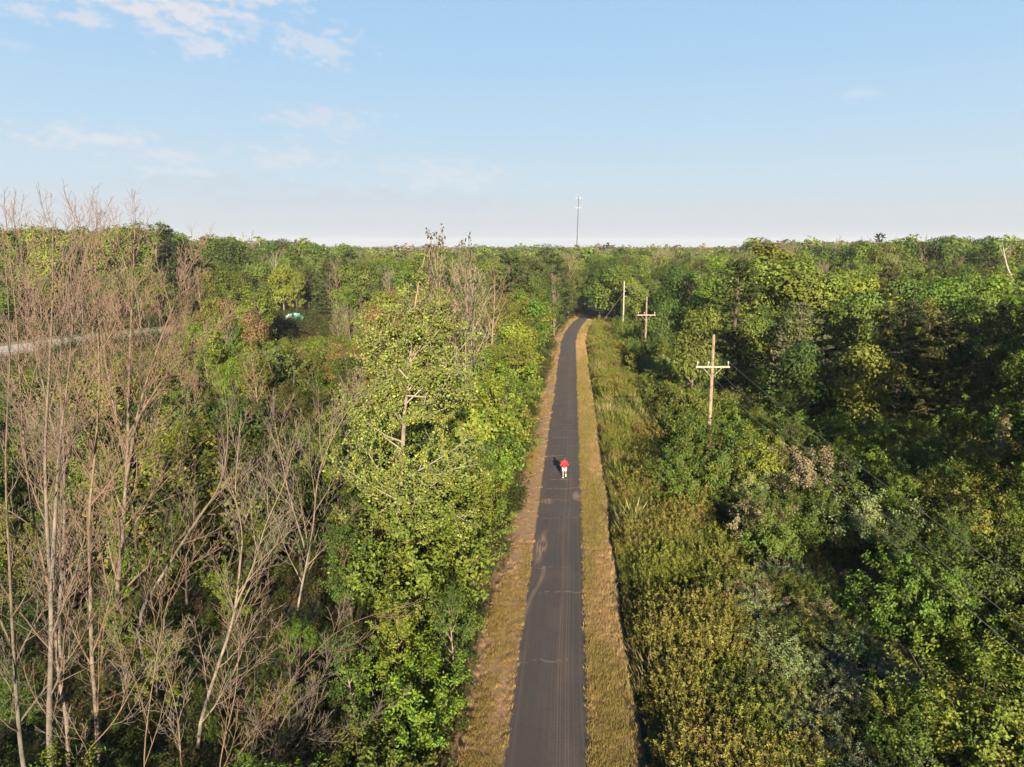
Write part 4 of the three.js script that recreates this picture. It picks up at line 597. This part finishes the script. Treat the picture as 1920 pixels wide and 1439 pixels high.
put('shrub', 'bushSpike', 1268, 850, topAt(850, 1.9), 'sage', { w: 1.3, label: 'feathery pale shrub where meadow meets bushes, beyond the jogger' });
// big sunlit crowns in the middle distance on the right
for (const [x, y, d, c, w] of [[1418, 482, 112, 'lime', 1.2], [1490, 478, 108, 'mid', 1.25], [1545, 505, 104, 'mid', 1.2], [1600, 498, 118, 'mid', 1.3], [1650, 520, 106, 'lime', 1.2], [1720, 515, 112, 'yellowgreen', 1.3], [1790, 520, 106, 'mid', 1.2], [1850, 515, 112, 'lime', 1.2], [1285, 505, 140, 'mid', 1.1], [1320, 525, 118, 'yellowgreen', 1.0], [1245, 560, 112, 'mid', 0.9], [1160, 500, 170, 'mid', 1.0], [1195, 520, 150, 'yellowgreen', 0.9]]) put('tree', 'treeRound', x, y, d, c, { w });
// domed crowns that stand on the skyline
for (const [x, y, d, c] of [[-20, 432, 200, 'mid'], [45, 424, 195, 'dark'], [122, 431, 210, 'mid'], [186, 434, 222, 'dark'], [256, 427, 205, 'dark'], [312, 438, 225, 'mid'], [356, 445, 240, 'mid'], [402, 444, 232, 'dark'], [436, 441, 250, 'mid'], [500, 447, 262, 'mid'], [522, 444, 270, 'dark'], [590, 451, 300, 'mid'], [650, 455, 300, 'mid'], [1022, 458, 300, 'dark'], [1538, 458, 270, 'dark'], [1582, 463, 260, 'mid'], [1646, 455, 250, 'dark'], [1700, 450, 235, 'mid'], [1742, 446, 240, 'mid'], [1790, 451, 228, 'yellowgreen'], [1836, 451, 232, 'mid'], [1884, 444, 236, 'dark'], [1925, 449, 222, 'mid']]) put('tree', 'treeRound', x, y, d, c, { w: 0.9 + 0.5 * Rp() });
put('bush', 'bushNear', 1333, 768, 50.2, 'mid', { w: 0.9, i: 0, label: 'leafy bush hiding the foot of the nearest utility pole' }); put('bush', 'bushNear', 1352, 800, 48.5, 'mid', { w: 0.9, i: 2 }); put('bush', 'bushNear', 1300, 822, 47, 'lime', { w: 0.9, i: 1 }); put('bush', 'bushMid', 1207, 648, 95.5, 'yellowgreen', { w: 0.9 });
// left of the path
put('tree', 'treeMid', 428, 497, 130, 'mid', { w: 1.1, label: 'rounded rich green tree beside the tips of the reddish twig fan' });
put('tree', 'treeMid', 486, 528, 112, 'yellowgreen', { w: 1.1 }); put('tree', 'treeMid', 540, 503, 195, 'mid', { w: 0.9 }); put('tree', 'treeMid', 395, 560, 108, 'olive', { w: 0.9 });
put('pine_tree', 'pineMid', 612, 496, 172, 'pine', { w: 1.35, i: 1, label: 'dark layered pine beyond the turquoise sheet' });
put('pine_tree', 'pineMid', 655, 535, 150, 'pine', { w: 1.5, i: 2 }); put('pine_tree', 'pineMid', 655, 470, 190, 'pine', { w: 1.3 });
put('bare_tree', 'bareMid', 512, 462, 190, 'olive', { bark: 'pale', w: 1.4, label: 'white-stemmed leafless tree on the left near the skyline' });
put('bare_tree', 'bareMid', 628, 478, 165, 'olive', { bark: 'red', w: 1.1 });
put('bare_tree', 'bareMid', 880, 478, 74, 'olive', { bark: 'pale', w: 1.2, i: 0, label: 'brown leafless tree with a straight pale trunk right of the poplar' });
put('bare_tree', 'bareMid', 850, 480, 82, 'olive', { bark: 'tan', w: 1.1, i: 1 }); put('bare_tree', 'bareMid', 915, 488, 90, 'olive', { bark: 'red', w: 1.3, i: 2 }); put('bare_tree', 'bareMid', 830, 470, 96, 'olive', { bark: 'red', w: 1.3 }); put('bare_tree', 'bareMid', 870, 466, 108, 'olive', { bark: 'red', w: 1.3 });
put('bare_tree', 'bareLeafy', 818, 414, 60, 'dark', { w: 0.55, i: 0, label: 'thin tree whose leafy tip rises highest above the horizon' }); put('bare_tree', 'bareLeafy', 868, 430, 62, 'dark', { w: 0.45, i: 1 }); put('bare_tree', 'bareLeafy', 898, 440, 64, 'dark', { w: 0.45, i: 2 }); put('bare_tree', 'bareLeafy', 780, 428, 61, 'dark', { w: 0.5, i: 2 });
put('tree', 'treeNear', 958, 536, 122, 'willow', { w: 1.15, label: 'bright yellow willow left of the path bend' });
put('pine_tree', 'pineMid', 955, 476, 152, 'pine', { w: 1.5, label: 'dark pine behind the yellow willow' }); put('pine_tree', 'pineMid', 1040, 478, 168, 'pine', { w: 1.3 }); put('pine_tree', 'pineMid', 1005, 490, 160, 'pine', { w: 1.3 }); put('tree', 'treeMid', 1040, 520, 142, 'dark', { w: 0.95 }); put('tree', 'treeMid', 1010, 515, 148, 'mid', { w: 0.9 }); put('tree', 'treeMid', 1066, 525, 172, 'dark', { w: 0.9 }); put('tree', 'treeMid', 1076, 505, 205, 'mid', { w: 1.0 });
for (const [off, d, h] of [[6, 178, 12], [5.4, 190, 14.5], [4.8, 201, 15.5], [4.2, 213, 15.5], [9, 196, 16], [-4.0, 214, 12], [-3.6, 226, 13.5], [3.2, 229, 14], [0.5, 243, 14], [-1.5, 250, 15], [2.5, 252, 15]]) plant('tree', 'treeMid', pathX(d) + off, d, h, 'dark', { w: 0.75 });
put('bare_tree', 'bareMid', 1068, 470, 215, 'russet', { bark: 'red', w: 1.6, label: 'reddish leafless tree near the mast above the path' });
put('tree', 'treeNear', 745, 1128, 25.5, 'lime', { w: 0.95, i: 0, label: 'bright green broad-leaved tree below the poplar near the bottom' });
put('tree', 'treeNear', 655, 1160, 24, 'mid', { w: 0.9, i: 1 }); put('tree', 'treeNear', 850, 1090, 27, 'mid', { w: 0.75, i: 2 });
put('tree', 'treeNear', 690, 860, 41, 'yellowgreen', { w: 0.6 }); put('tree', 'treeNear', 640, 905, 36, 'olive', { w: 0.9 }); put('tree', 'treeNear', 650, 960, 31.5, 'mid', { w: 0.9 });
put('bush', 'bushNear', 545, 1250, 24, 'lime', { w: 0.8 }); put('tree', 'treeNear', 330, 930, 33, 'mid', { w: 0.8 }); put('bush', 'bushNear', 400, 1330, 23, 'lime', { w: 0.6 });
// trees behind and beside the drone, out of the picture, that throw the long shades across the right-hand woods
for (const [x, d, h] of [[36, -2, 15], [40, 12, 15], [38, 26, 14], [44, 20, 16], [47, 34, 15], [52, 40, 16], [57, 30, 17], [62, 46, 16], [45, 3, 17], [52, 12, 17], [28.5, 30, 16], [33, 36, 17], [37, 42, 17.5], [42, 49, 17.5], [47, 56, 18], [53, 64, 18], [59, 72, 18]]) plant('tree', 'treeMid', x, d, h, 'mid', { away: 1, w: 1.1 });
for (const [x, d, h] of [[13.0, 9.5, 5.3], [15.4, 11, 5.0], [12.4, 5, 6.5], [17.5, 6, 6.8]]) plant('tree', 'treeNear', x, d, h, 'mid', { away: 1, w: 0.85 });

// the woods: places with room between them, kind by where it stands
const cellOf = new Map(), key = (a, b) => a + ',' + b;
function room(x, d, r) { const a = Math.floor(x / 3), b = Math.floor(d / 3), n = Math.ceil((r + 3) / 3); for (let i = a - n; i <= a + n; i++) for (let j = b - n; j <= b + n; j++) for (const q of cellOf.get(key(i, j)) ?? []) if (Math.hypot(q[0] - x, q[1] - d) < Math.max(r, q[2] * 0.9)) return false; return true; }
function take(x, d, r) { const k = key(Math.floor(x / 3), Math.floor(d / 3)); if (!cellOf.has(k)) cellOf.set(k, []); cellOf.get(k).push([x, d, r]); }
for (const p of plants) take(p.x, p.d, Math.min(p.wide * 0.55, 2.6));
const nearRoad = roadNear;
const pick = (R, list) => { let s = R() * list.reduce((a, b) => a + b[1], 0); for (const [v, w] of list) { s -= w; if (s <= 0) return v; } return list[0][0]; };
for (const k in P) P[k].forEach((q) => { q.wide0 = q.w; });
{ // shrubs standing close together along the meadow in front
  const R = rng(1090), mine = [];
  for (let k = 0; k < 900; k++) { const d = 19 + R() * 17, off = meadowRight(d) + 0.3 + R() * lerp(8, 4, (d - 19) / 17), x = pathX(d) + off; if (mine.some((q) => Math.hypot(q[0] - x, q[1] - d) < 0.95)) continue; mine.push([x, d]); plant('shrub', 'bushSpike', x, d, lerp(1.1, 2.1, R()), pick(R, [['sage', 6], ['olive', 2], ['dark', 2], ['mid', 2]]), { w: 1.0 + 0.4 * R() }); if (k % 3 === 0) take(x, d, 0.9); }
}
{
  const R = rng(1100);
  for (let k = 0; k < 30000; k++) {
    const d = 4 + Math.pow(R(), 0.62) * 326; let x = (R() * 2 - 1) * (0.80 * d + 9); const off = x - pathX(d), n = fbm(x * 0.035 + 4, d * 0.03, 3, 110), n2 = fbm(x * 0.06 + 40, d * 0.05, 3, 111);
    if (off > -3.6 && off < (d < 160 ? meadowRight(d) + 1.0 : 4.2) && d < 228) continue;
    
    const dr = nearRoad(x, d); if (dr < 9.5) continue;
    if (Math.hypot(x - sheetAt.x - 3, d + sheetAt.z) < 11) continue;
    let kind, set, h, tint, r, o = {};
    const [px] = project(V(x, 0, -d));
    if (off < 0) {
      const edge = off > -7.5;
      if (d < 62) {
        r = edge ? 1.7 : 2.5; kind = R() < (edge ? (off > -5.2 ? 1 : 0.55) : 0.3) ? 'bush' : 'tree'; set = kind === 'bush' ? (d < 48 ? 'bushNear' : 'bushMid') : 'treeNear';
        h = edge ? (d < 32 ? lerp(3.6, 5.6, R()) : lerp(5.6, 8.4, R())) * (off > -4.8 ? 0.8 : 1) : lerp(4, 8, R()) ;
        if (d < 34 && !edge) { h *= 0.62; r = 2.9; } if (d < 22) h = Math.max(0.8, Math.min(h, CAM_H - 0.86 * d - 0.6 + (d > 17 ? 2.5 : 0), 5));
        tint = pick(R, edge ? (d < 34 ? [['mid', 5], ['lime', 2], ['olive', 1.5], ['yellowgreen', 2]] : [['olive', 1.5], ['yellowgreen', 4], ['mid', 4], ['lime', 2]]) : d < 34 ? [['mid', 5], ['dark', 3], ['lime', 1.2]] : [['mid', 5], ['dark', 2.5], ['lime', 1.6], ['olive', 2], ['yellowgreen', 1]]);
        if (!edge && d > 38 && R() < 0.28) { kind = 'bare_tree'; set = R() < 0.5 ? 'bareShrub' : 'bareLeafy'; h = lerp(4, 8, R()); tint = 'olive'; o.bark = pick(R, [['red', 1], ['tan', 2], ['grey', 1]]); }
      } else if (d < 150) {
        r = edge ? 2.1 : 2.9; const brush = !edge && off < -8;
        kind = edge ? (off > -5.2 || R() < 0.5 ? 'bush' : 'tree') : pick(R, [['bush', 4], ['tree', 3.2], ['bare_tree', n2 > 0.48 ? 4.5 : 1.5]]); set = kind === 'bush' ? 'bushMid' : kind === 'tree' ? (d < 85 ? 'treeNear' : R() < 0.6 ? 'treeRound' : 'treeMid') : pick(R, [['bareLeafy', 3], ['bareShrub', 2], ['bareMid', 1]]);
        h = kind === 'bush' ? lerp(3.2, 5.8, R()) : kind === 'tree' ? lerp(5, 9.5, R()) : lerp(5, 9, R());
        if (edge) h = lerp(6.8, 10.5, R()) * (off > -5 ? 0.8 : 1); if (d > 100) h *= 1.15;
        tint = edge ? pick(R, [['yellowgreen', 5], ['olive', 1.5], ['mid', 4], ['lime', 2]]) : n > 0.52 ? pick(R, [['olive', 4], ['brown', 2.0], ['yellowgreen', 3], ['mid', 2]]) : pick(R, [['mid', 4], ['yellowgreen', 2.5], ['dark', 1.5], ['olive', 2.5], ['lime', 1]]);
        if (kind === 'bare_tree') { o.bark = pick(R, [['red', 2], ['tan', 3], ['grey', 1.5]]); tint = 'olive'; }
        if (px < 340 && d < 150) { const m = CAM_H * (1 - d / lerp(110, 142, px / 300)) - 0.9; if (kind === 'bare_tree' && m < h) kind = 'bush', set = 'bushMid'; h = Math.max(0.9, Math.min(h, m)); }       // the road stays open to the drone
        if (px > 490 && px < 640 && d > 45 && d < 175) { const m = CAM_H * (1 - d / 156) - 0.8; if (kind === 'bare_tree' && m < h) kind = 'bush', set = 'bushMid'; h = Math.max(0.8, Math.min(h, m)); }
      } else { if (px > 475 && px < 650 && d < 178) continue; r = 3.9 + d * 0.004; kind = pick(R, [['tree', 6], ['bare_tree', n2 > 0.49 ? 9 : 1.8], ['pine_tree', n > 0.5 ? 1.6 : 0.5]]); set = kind === 'tree' ? (R() < 0.5 ? 'treeRound' : d < 200 ? 'treeMid' : 'treeFar') : kind === 'pine_tree' ? (d < 200 ? 'pineMid' : 'pineFar') : d < 220 ? 'bareMid' : 'bareFar'; h = lerp(9, 15, R()); if (px < 345 && d > 180) h = lerp(17, 25, R()); else if (px < 560 && d > 230) h = lerp(13, 19, R()); else if (d > 250) h = lerp(10, 16.5, R()); if (kind === 'bare_tree') { o.bark = pick(R, [['red', 3], ['tan', 3], ['grey', 1]]); h *= 0.95; } tint = pick(R, [['mid', 5], ['yellowgreen', 4], ['dark', 2], ['olive', 2.5]]); if (kind === 'pine_tree') tint = 'pine'; }
    } else {
      const band = off - meadowRight(d);
      if (d < 62 || (band < 12 && d < 140)) {
        r = band < 2 ? 1.6 : 2.2; kind = 'bush'; set = d < 50 ? 'bushNear' : 'bushMid'; h = lerp(2.6, 5.2, R()) * (band < 2 ? 0.75 : 1); if (d < 36 && band < lerp(8, 4, (d - 19) / 17)) continue;
        if (R() < 0.14 && band > 4 && kind === 'bush' && d > 27) { kind = 'tree'; set = 'treeNear'; h = lerp(4, 6, R()); }
        if (d < 22) h = Math.max(0.8, Math.min(h, CAM_H - 0.86 * d - 0.6 + (d > 17 ? 2 : 0), 3.5)); if (Math.abs(x - poleLine(52)) < 2.4 && d < 51 && d > 40) h = Math.min(h, 3.4);
        tint = pick(R, kind === 'shrub' ? [['sage', 6], ['olive', 1], ['dark', 1]] : [['mid', 6], ['yellowgreen', 2.4], ['sage', 0.7], ['olive', 0.8], ['lime', 3], ['dark', 1.5]]);
      } else if (d < 150) { r = 4.3; kind = pick(R, [['tree', 7], ['pine_tree', n > 0.5 ? 2.4 : 0.9], ['bush', 1.6]]); set = kind === 'tree' ? (R() < 0.15 ? 'treeTall' : R() < 0.65 ? 'treeRound' : 'treeMid') : kind === 'pine_tree' ? 'pineMid' : kind === 'bush' ? 'bushMid' : 'bareMid'; h = kind === 'bush' ? lerp(4, 6, R()) : lerp(6.5, 14, R()) * (band < 22 ? 0.75 : 1) * (d > 105 ? 1.12 : 1); tint = kind === 'pine_tree' ? 'pine' : pick(R, [['mid', 5], ['dark', 3], ['yellowgreen', 2.6], ['lime', 1.5], ['sage', 1]]); if (kind === 'bare_tree') o.bark = 'tan'; }
      else { r = 3.9 + d * 0.004; kind = pick(R, [['tree', 6], ['bare_tree', n2 > 0.45 && d > 175 ? 9 : 1.0], ['pine_tree', 0.9]]); set = kind === 'tree' ? (R() < 0.5 ? 'treeRound' : d < 200 ? 'treeMid' : 'treeFar') : kind === 'pine_tree' ? (d < 200 ? 'pineMid' : 'pineFar') : d < 220 ? 'bareMid' : 'bareFar'; h = lerp(10, 15.5, R()); if (px > 1590 && d > 190) h = lerp(14.5, 21.5, R()); else if (d > 240) h = lerp(11, 17, R()); if (kind === 'bare_tree') o.bark = pick(R, [['red', 4], ['tan', 2]]); tint = kind === 'pine_tree' ? 'pine' : pick(R, [['mid', 5], ['yellowgreen', 3], ['dark', 2], ['lime', 1]]); }
    }
    if (off < 0 && off > -9 && d < 150) { const pr = P[set][0], need = -(2.75 + pr.wide0 * h / pr.h * 0.74); if (off > need) { if (off > need + 2.2) continue; x += need - off; } }
    if (!room(x, d, r)) continue;
    take(x, d, r); plant(kind, set, x, d, h, tint, o);
  }
}
// which of them the drone sees: front to back over a coarse grid
const GW = 240, GH = 180, through = new Float32Array(GW * GH).fill(1);
for (const p of [...plants].sort((a, b) => a.d - b.d)) {
  p.seen = 0; if (p.away) continue;
  const [cx, cy, dep] = project(V(p.x, GY + p.h * 0.56, -p.d)); p.px = cx; p.py = cy; p.dep = dep; if (dep < 3) continue;
  const top = project(V(p.x, GY + p.h, -p.d))[1], rx = p.wide * 0.8 * FPX / dep / 8, ry = Math.max(0.5, (cy - top) / 8), gx = cx / 8, gy = cy / 8;
  for (let y = Math.max(0, Math.floor(gy - ry)); y <= Math.min(GH - 1, gy + ry); y++) for (let x = Math.max(0, Math.floor(gx - rx)); x <= Math.min(GW - 1, gx + rx); x++) { if (((x + 0.5 - gx) / rx) ** 2 + ((y + 0.5 - gy) / ry) ** 2 > 1) continue; const i = y * GW + x; p.seen += through[i]; through[i] *= p.thin ? 0.8 : p.d > 200 ? 0.45 : 0.3; }
}
for (const kind of Object.keys(NOUN)) { const list = plants.filter((p) => p.kind === kind && p.seen > (p.kind === 'bare_tree' ? 3.2 : 2.2)).sort((a, b) => (b.named ?? 0) - (a.named ?? 0) || b.seen - a.seen); list.slice(0, 230).forEach((p) => { p.object = true; }); }
plants.forEach((p) => { if (p.named && !p.away) p.object = true; });

// words that single each one out: what it looks like, then how it lies to something one can find in the photograph
const marks = [['the jogger', 1061, 880], ['the nearest utility pole', 1338, 712], ['the second utility pole', 1210, 600], ['the pole without crossarm', 1167, 558], ['the mast', 1083, 440], ['the poplar crown', 775, 640], ['the poplar trunk base', 735, 1060], ['the S-shaped bare trunk', 440, 1050], ['the forked bare trunk', 95, 1100], ['the reddish twig fan', 250, 520], ['the yellow willow', 958, 570], ['the blue-green pine', 1500, 640], ['the broad dark pine', 1388, 540], ['the large dark pine', 1695, 660], ['the tallest right-hand tree', 1450, 480], ['the white leaning snag', 1890, 500], ['the turquoise sheet', 556, 604], ['the grey road', 60, 650], ['the path bend', 1085, 610], ['the bottom right corner', 1985, 1500], ['the bottom left corner', -65, 1500], ['the path at the bottom edge', 1025, 1480], ['the tall pale meadow-edge shrub', 1412, 1310], ['the russet meadow-edge shrub', 1400, 1110], ['the right edge at mid height', 2000, 760], ['the layered pine', 598, 550], ['the tallest horizon pole', 584, 472], ['the white skyline tree', 512, 500], ['the pale-stemmed sapling', 1893, 820], ['the young tree under wires', 1800, 1020]];
const dirWord = (dx, dy) => { const a = Math.atan2(-dy, dx) * 180 / Math.PI; return a > -22 && a <= 22 ? 'right of' : a > 22 && a <= 68 ? 'above right of' : a > 68 && a <= 112 ? 'above' : a > 112 && a <= 158 ? 'above left of' : a > 158 || a <= -158 ? 'left of' : a > -158 && a <= -112 ? 'below left of' : a > -112 && a <= -68 ? 'below' : 'below right of'; };
const taken = new Set();
const shapes = (p) => { const r = p.wide * 2 / p.h; return r < 0.55 ? 'slim' : r > 1.05 ? 'broad' : p.h > 11 ? 'tall' : p.h < 4 ? 'low' : 'rounded'; };
function describe(p) {
  const look = p.kind === 'bare_tree' ? [shapes(p) === 'rounded' ? 'upright' : shapes(p), p.set === 'bareLeafy' ? 'half-bare' : { red: 'reddish', tan: 'brown', grey: 'grey', pale: 'pale' }[p.bark] ?? 'brown', p.set === 'bareLeafy' ? 'tree' : 'leafless tree'].join(' ') : [shapes(p), TINT[p.tint][1], NOUN[p.kind]].join(' ');
  const by = marks.map((m) => [m, Math.hypot(m[1] - p.px, m[2] - p.py)]).sort((a, b) => a[1] - b[1]);
  for (const how of [0, 1, 2]) for (const [m, q] of by.slice(0, 4)) {
    const far = q < 70 ? 'just ' : q < 150 ? 'a little way ' : q < 260 ? 'some way ' : 'well ', extra = how === 0 ? '' : how === 1 ? (p.lit ? '' : ', partly hidden') : ', second of two';
    const s = `${look} ${far}${dirWord(p.px - m[1], p.py - m[2])} ${m[0]}${extra && how === 1 && p.seen > 25 ? ', in full view' : extra}`;
    if (!taken.has(s)) { taken.add(s); return s; }
  }
  const m = by[0][0], m2 = by[1][0], k = m2[0].split(' ').slice(-2).join(' '); return `${look} ${dirWord(p.px - m[1], p.py - m[2])} ${m[0]}, towards ${k}`;
}
const barkOf = (p) => p.bark ?? (p.kind === 'pine_tree' ? 'pine' : p.kind === 'bush' || p.kind === 'shrub' ? 'dark' : p.kind === 'bare_tree' ? 'tan' : Math.floor(p.rot * 31) % 4 ? 'dark' : 'grey');
const rest = new Map();
for (const p of plants.filter((q) => q.object).sort((a, b) => b.seen - a.seen)) {
  const t = thing(p.kind, p.x, GY - 0.05, -p.d); t.rotation.y = p.rot; t.scale.set(p.w, p.s, p.w); p.group = t;
  for (const [name, geo, m] of p.proto.parts) addMesh(name, geo, m === 'leaf' ? TINT[p.tint].mats[Math.floor(p.rot * 97) % 5] : m === 'twig' ? (barkOf(p) === 'pale' ? BARK.tan : barkOf(p) === 'grey' ? BARK.tan : BARK[barkOf(p)]) : BARK[barkOf(p)], t);
  tag(t, p.label ?? describe(p), NOUN[p.kind].split(' ').pop(), { bush: 'bushes in the woods and along the path', tree: 'leafy trees in the woods', pine_tree: 'pines among the woods', bare_tree: 'leafless trees in the woods', shrub: 'shrubs between meadow and bushes' }[p.kind]);
}
const RI = rng(1200);
for (const p of plants) if (!p.object) for (const [name, geo, m] of p.proto.parts) {
  if (m !== 'leaf' && p.d > 230 && p.kind !== 'bare_tree') continue;
  if (!rest.has(geo)) rest.set(geo, []); const c = m === 'leaf' ? TINT[p.tint][0] : BARK[barkOf(p)].color.toArray(), v = J(RI, 0.12);
  rest.get(geo).push({ x: p.x, y: GY - 0.05, z: -p.d, s: p.s, w: p.w / p.s, r: p.rot, c: c.map((q) => q * v) });
}
for (const [geo, list] of rest) scatter('woodland', 'trees and bushes of the woods that merge into one mass', geo, white, list);

// the woods out to the horizon
{
  const R = rng(1300), green = [farCrown(1, 13, 420, 0.85, null, ONE), farCrown(2, 13, 420, 0.85, null, ONE), farCrown(3, 14, 420, 0.85, null, ONE)], far = [farCrown(5, 14, 150, 1.9, null, ONE), farCrown(6, 14, 150, 1.9, null, ONE)], L = [[], [], [], [], [], []];
  for (let k = 0; k < 40000; k++) {
    const t = R(), d = k < 18000 ? 325 + t * t * 400 : 700 + t * t * 3600, x = (R() * 2 - 1) * 0.95 * d, n = fbm(x * 0.008, d * 0.006, 3, 130), n2 = fbm(x * 0.011 + 9, d * 0.009, 3, 131), v = J(R, 0.25);
    const bareHere = n2 > 0.49 && R() < 0.8, tint = bareHere ? 0 : pick(R, [['mid', 5], ['dark', 3], ['yellowgreen', 2.5], ['olive', 2]]), side = x < -0.28 * d ? 6 : x > 0.33 * d ? 5.0 : 0, h = lerp(10, 16, R()) + (d < 900 ? side * R() * 1.3 : 0) + (d > 900 ? d * 0.0014 * n : 0) + (R() < 0.04 ? 4 : 0);
    if (bareHere && d < 620) { L[5].push({ x, y: GY, z: -d, s: h / 13.5, r: R() * 6.28, c: [0.20 * v, 0.14 * v, 0.105 * v] }); continue; }
    const c = tint ? TINT[tint][0] : [0.165, 0.125, 0.095], i = d < 700 ? k % 3 : 3 + k % 2;
    L[i].push({ x, y: GY, z: -d, s: h / 13, w: d > 700 ? 1.4 : 0.95, r: R() * 6.28, c: c.map((q) => q * v) });
  }
  [...green, ...far].forEach((g, i) => L[i].length && scatter('far_forest', 'distant mixed forest out to the horizon', g, white, L[i]));
  const b = P.bareFar[0].parts; for (const [, geo] of b) L[5].length && scatter('far_forest', 'distant mixed forest out to the horizon', geo, white, L[5]);
}
console.log('plants', plants.length, 'objects', plants.filter((p) => p.object).length, JSON.stringify(Object.keys(NOUN).map((k) => [k, plants.filter((p) => p.kind === k && p.object).length, plants.filter((p) => p.kind === k).length])), 'same', plants.filter((p) => p.object).length - new Set(plants.filter((p) => p.object).map((p) => p.group.userData.label)).size);
{ let tri = 0; const s = new Set(); scene.traverse((o) => { if (o.isMesh && !s.has(o.geometry)) { s.add(o.geometry); tri += (o.geometry.index ?? o.geometry.attributes.position).count / 3; } }); console.log('unique triangles', tri); }
renderer.render(scene, camera);
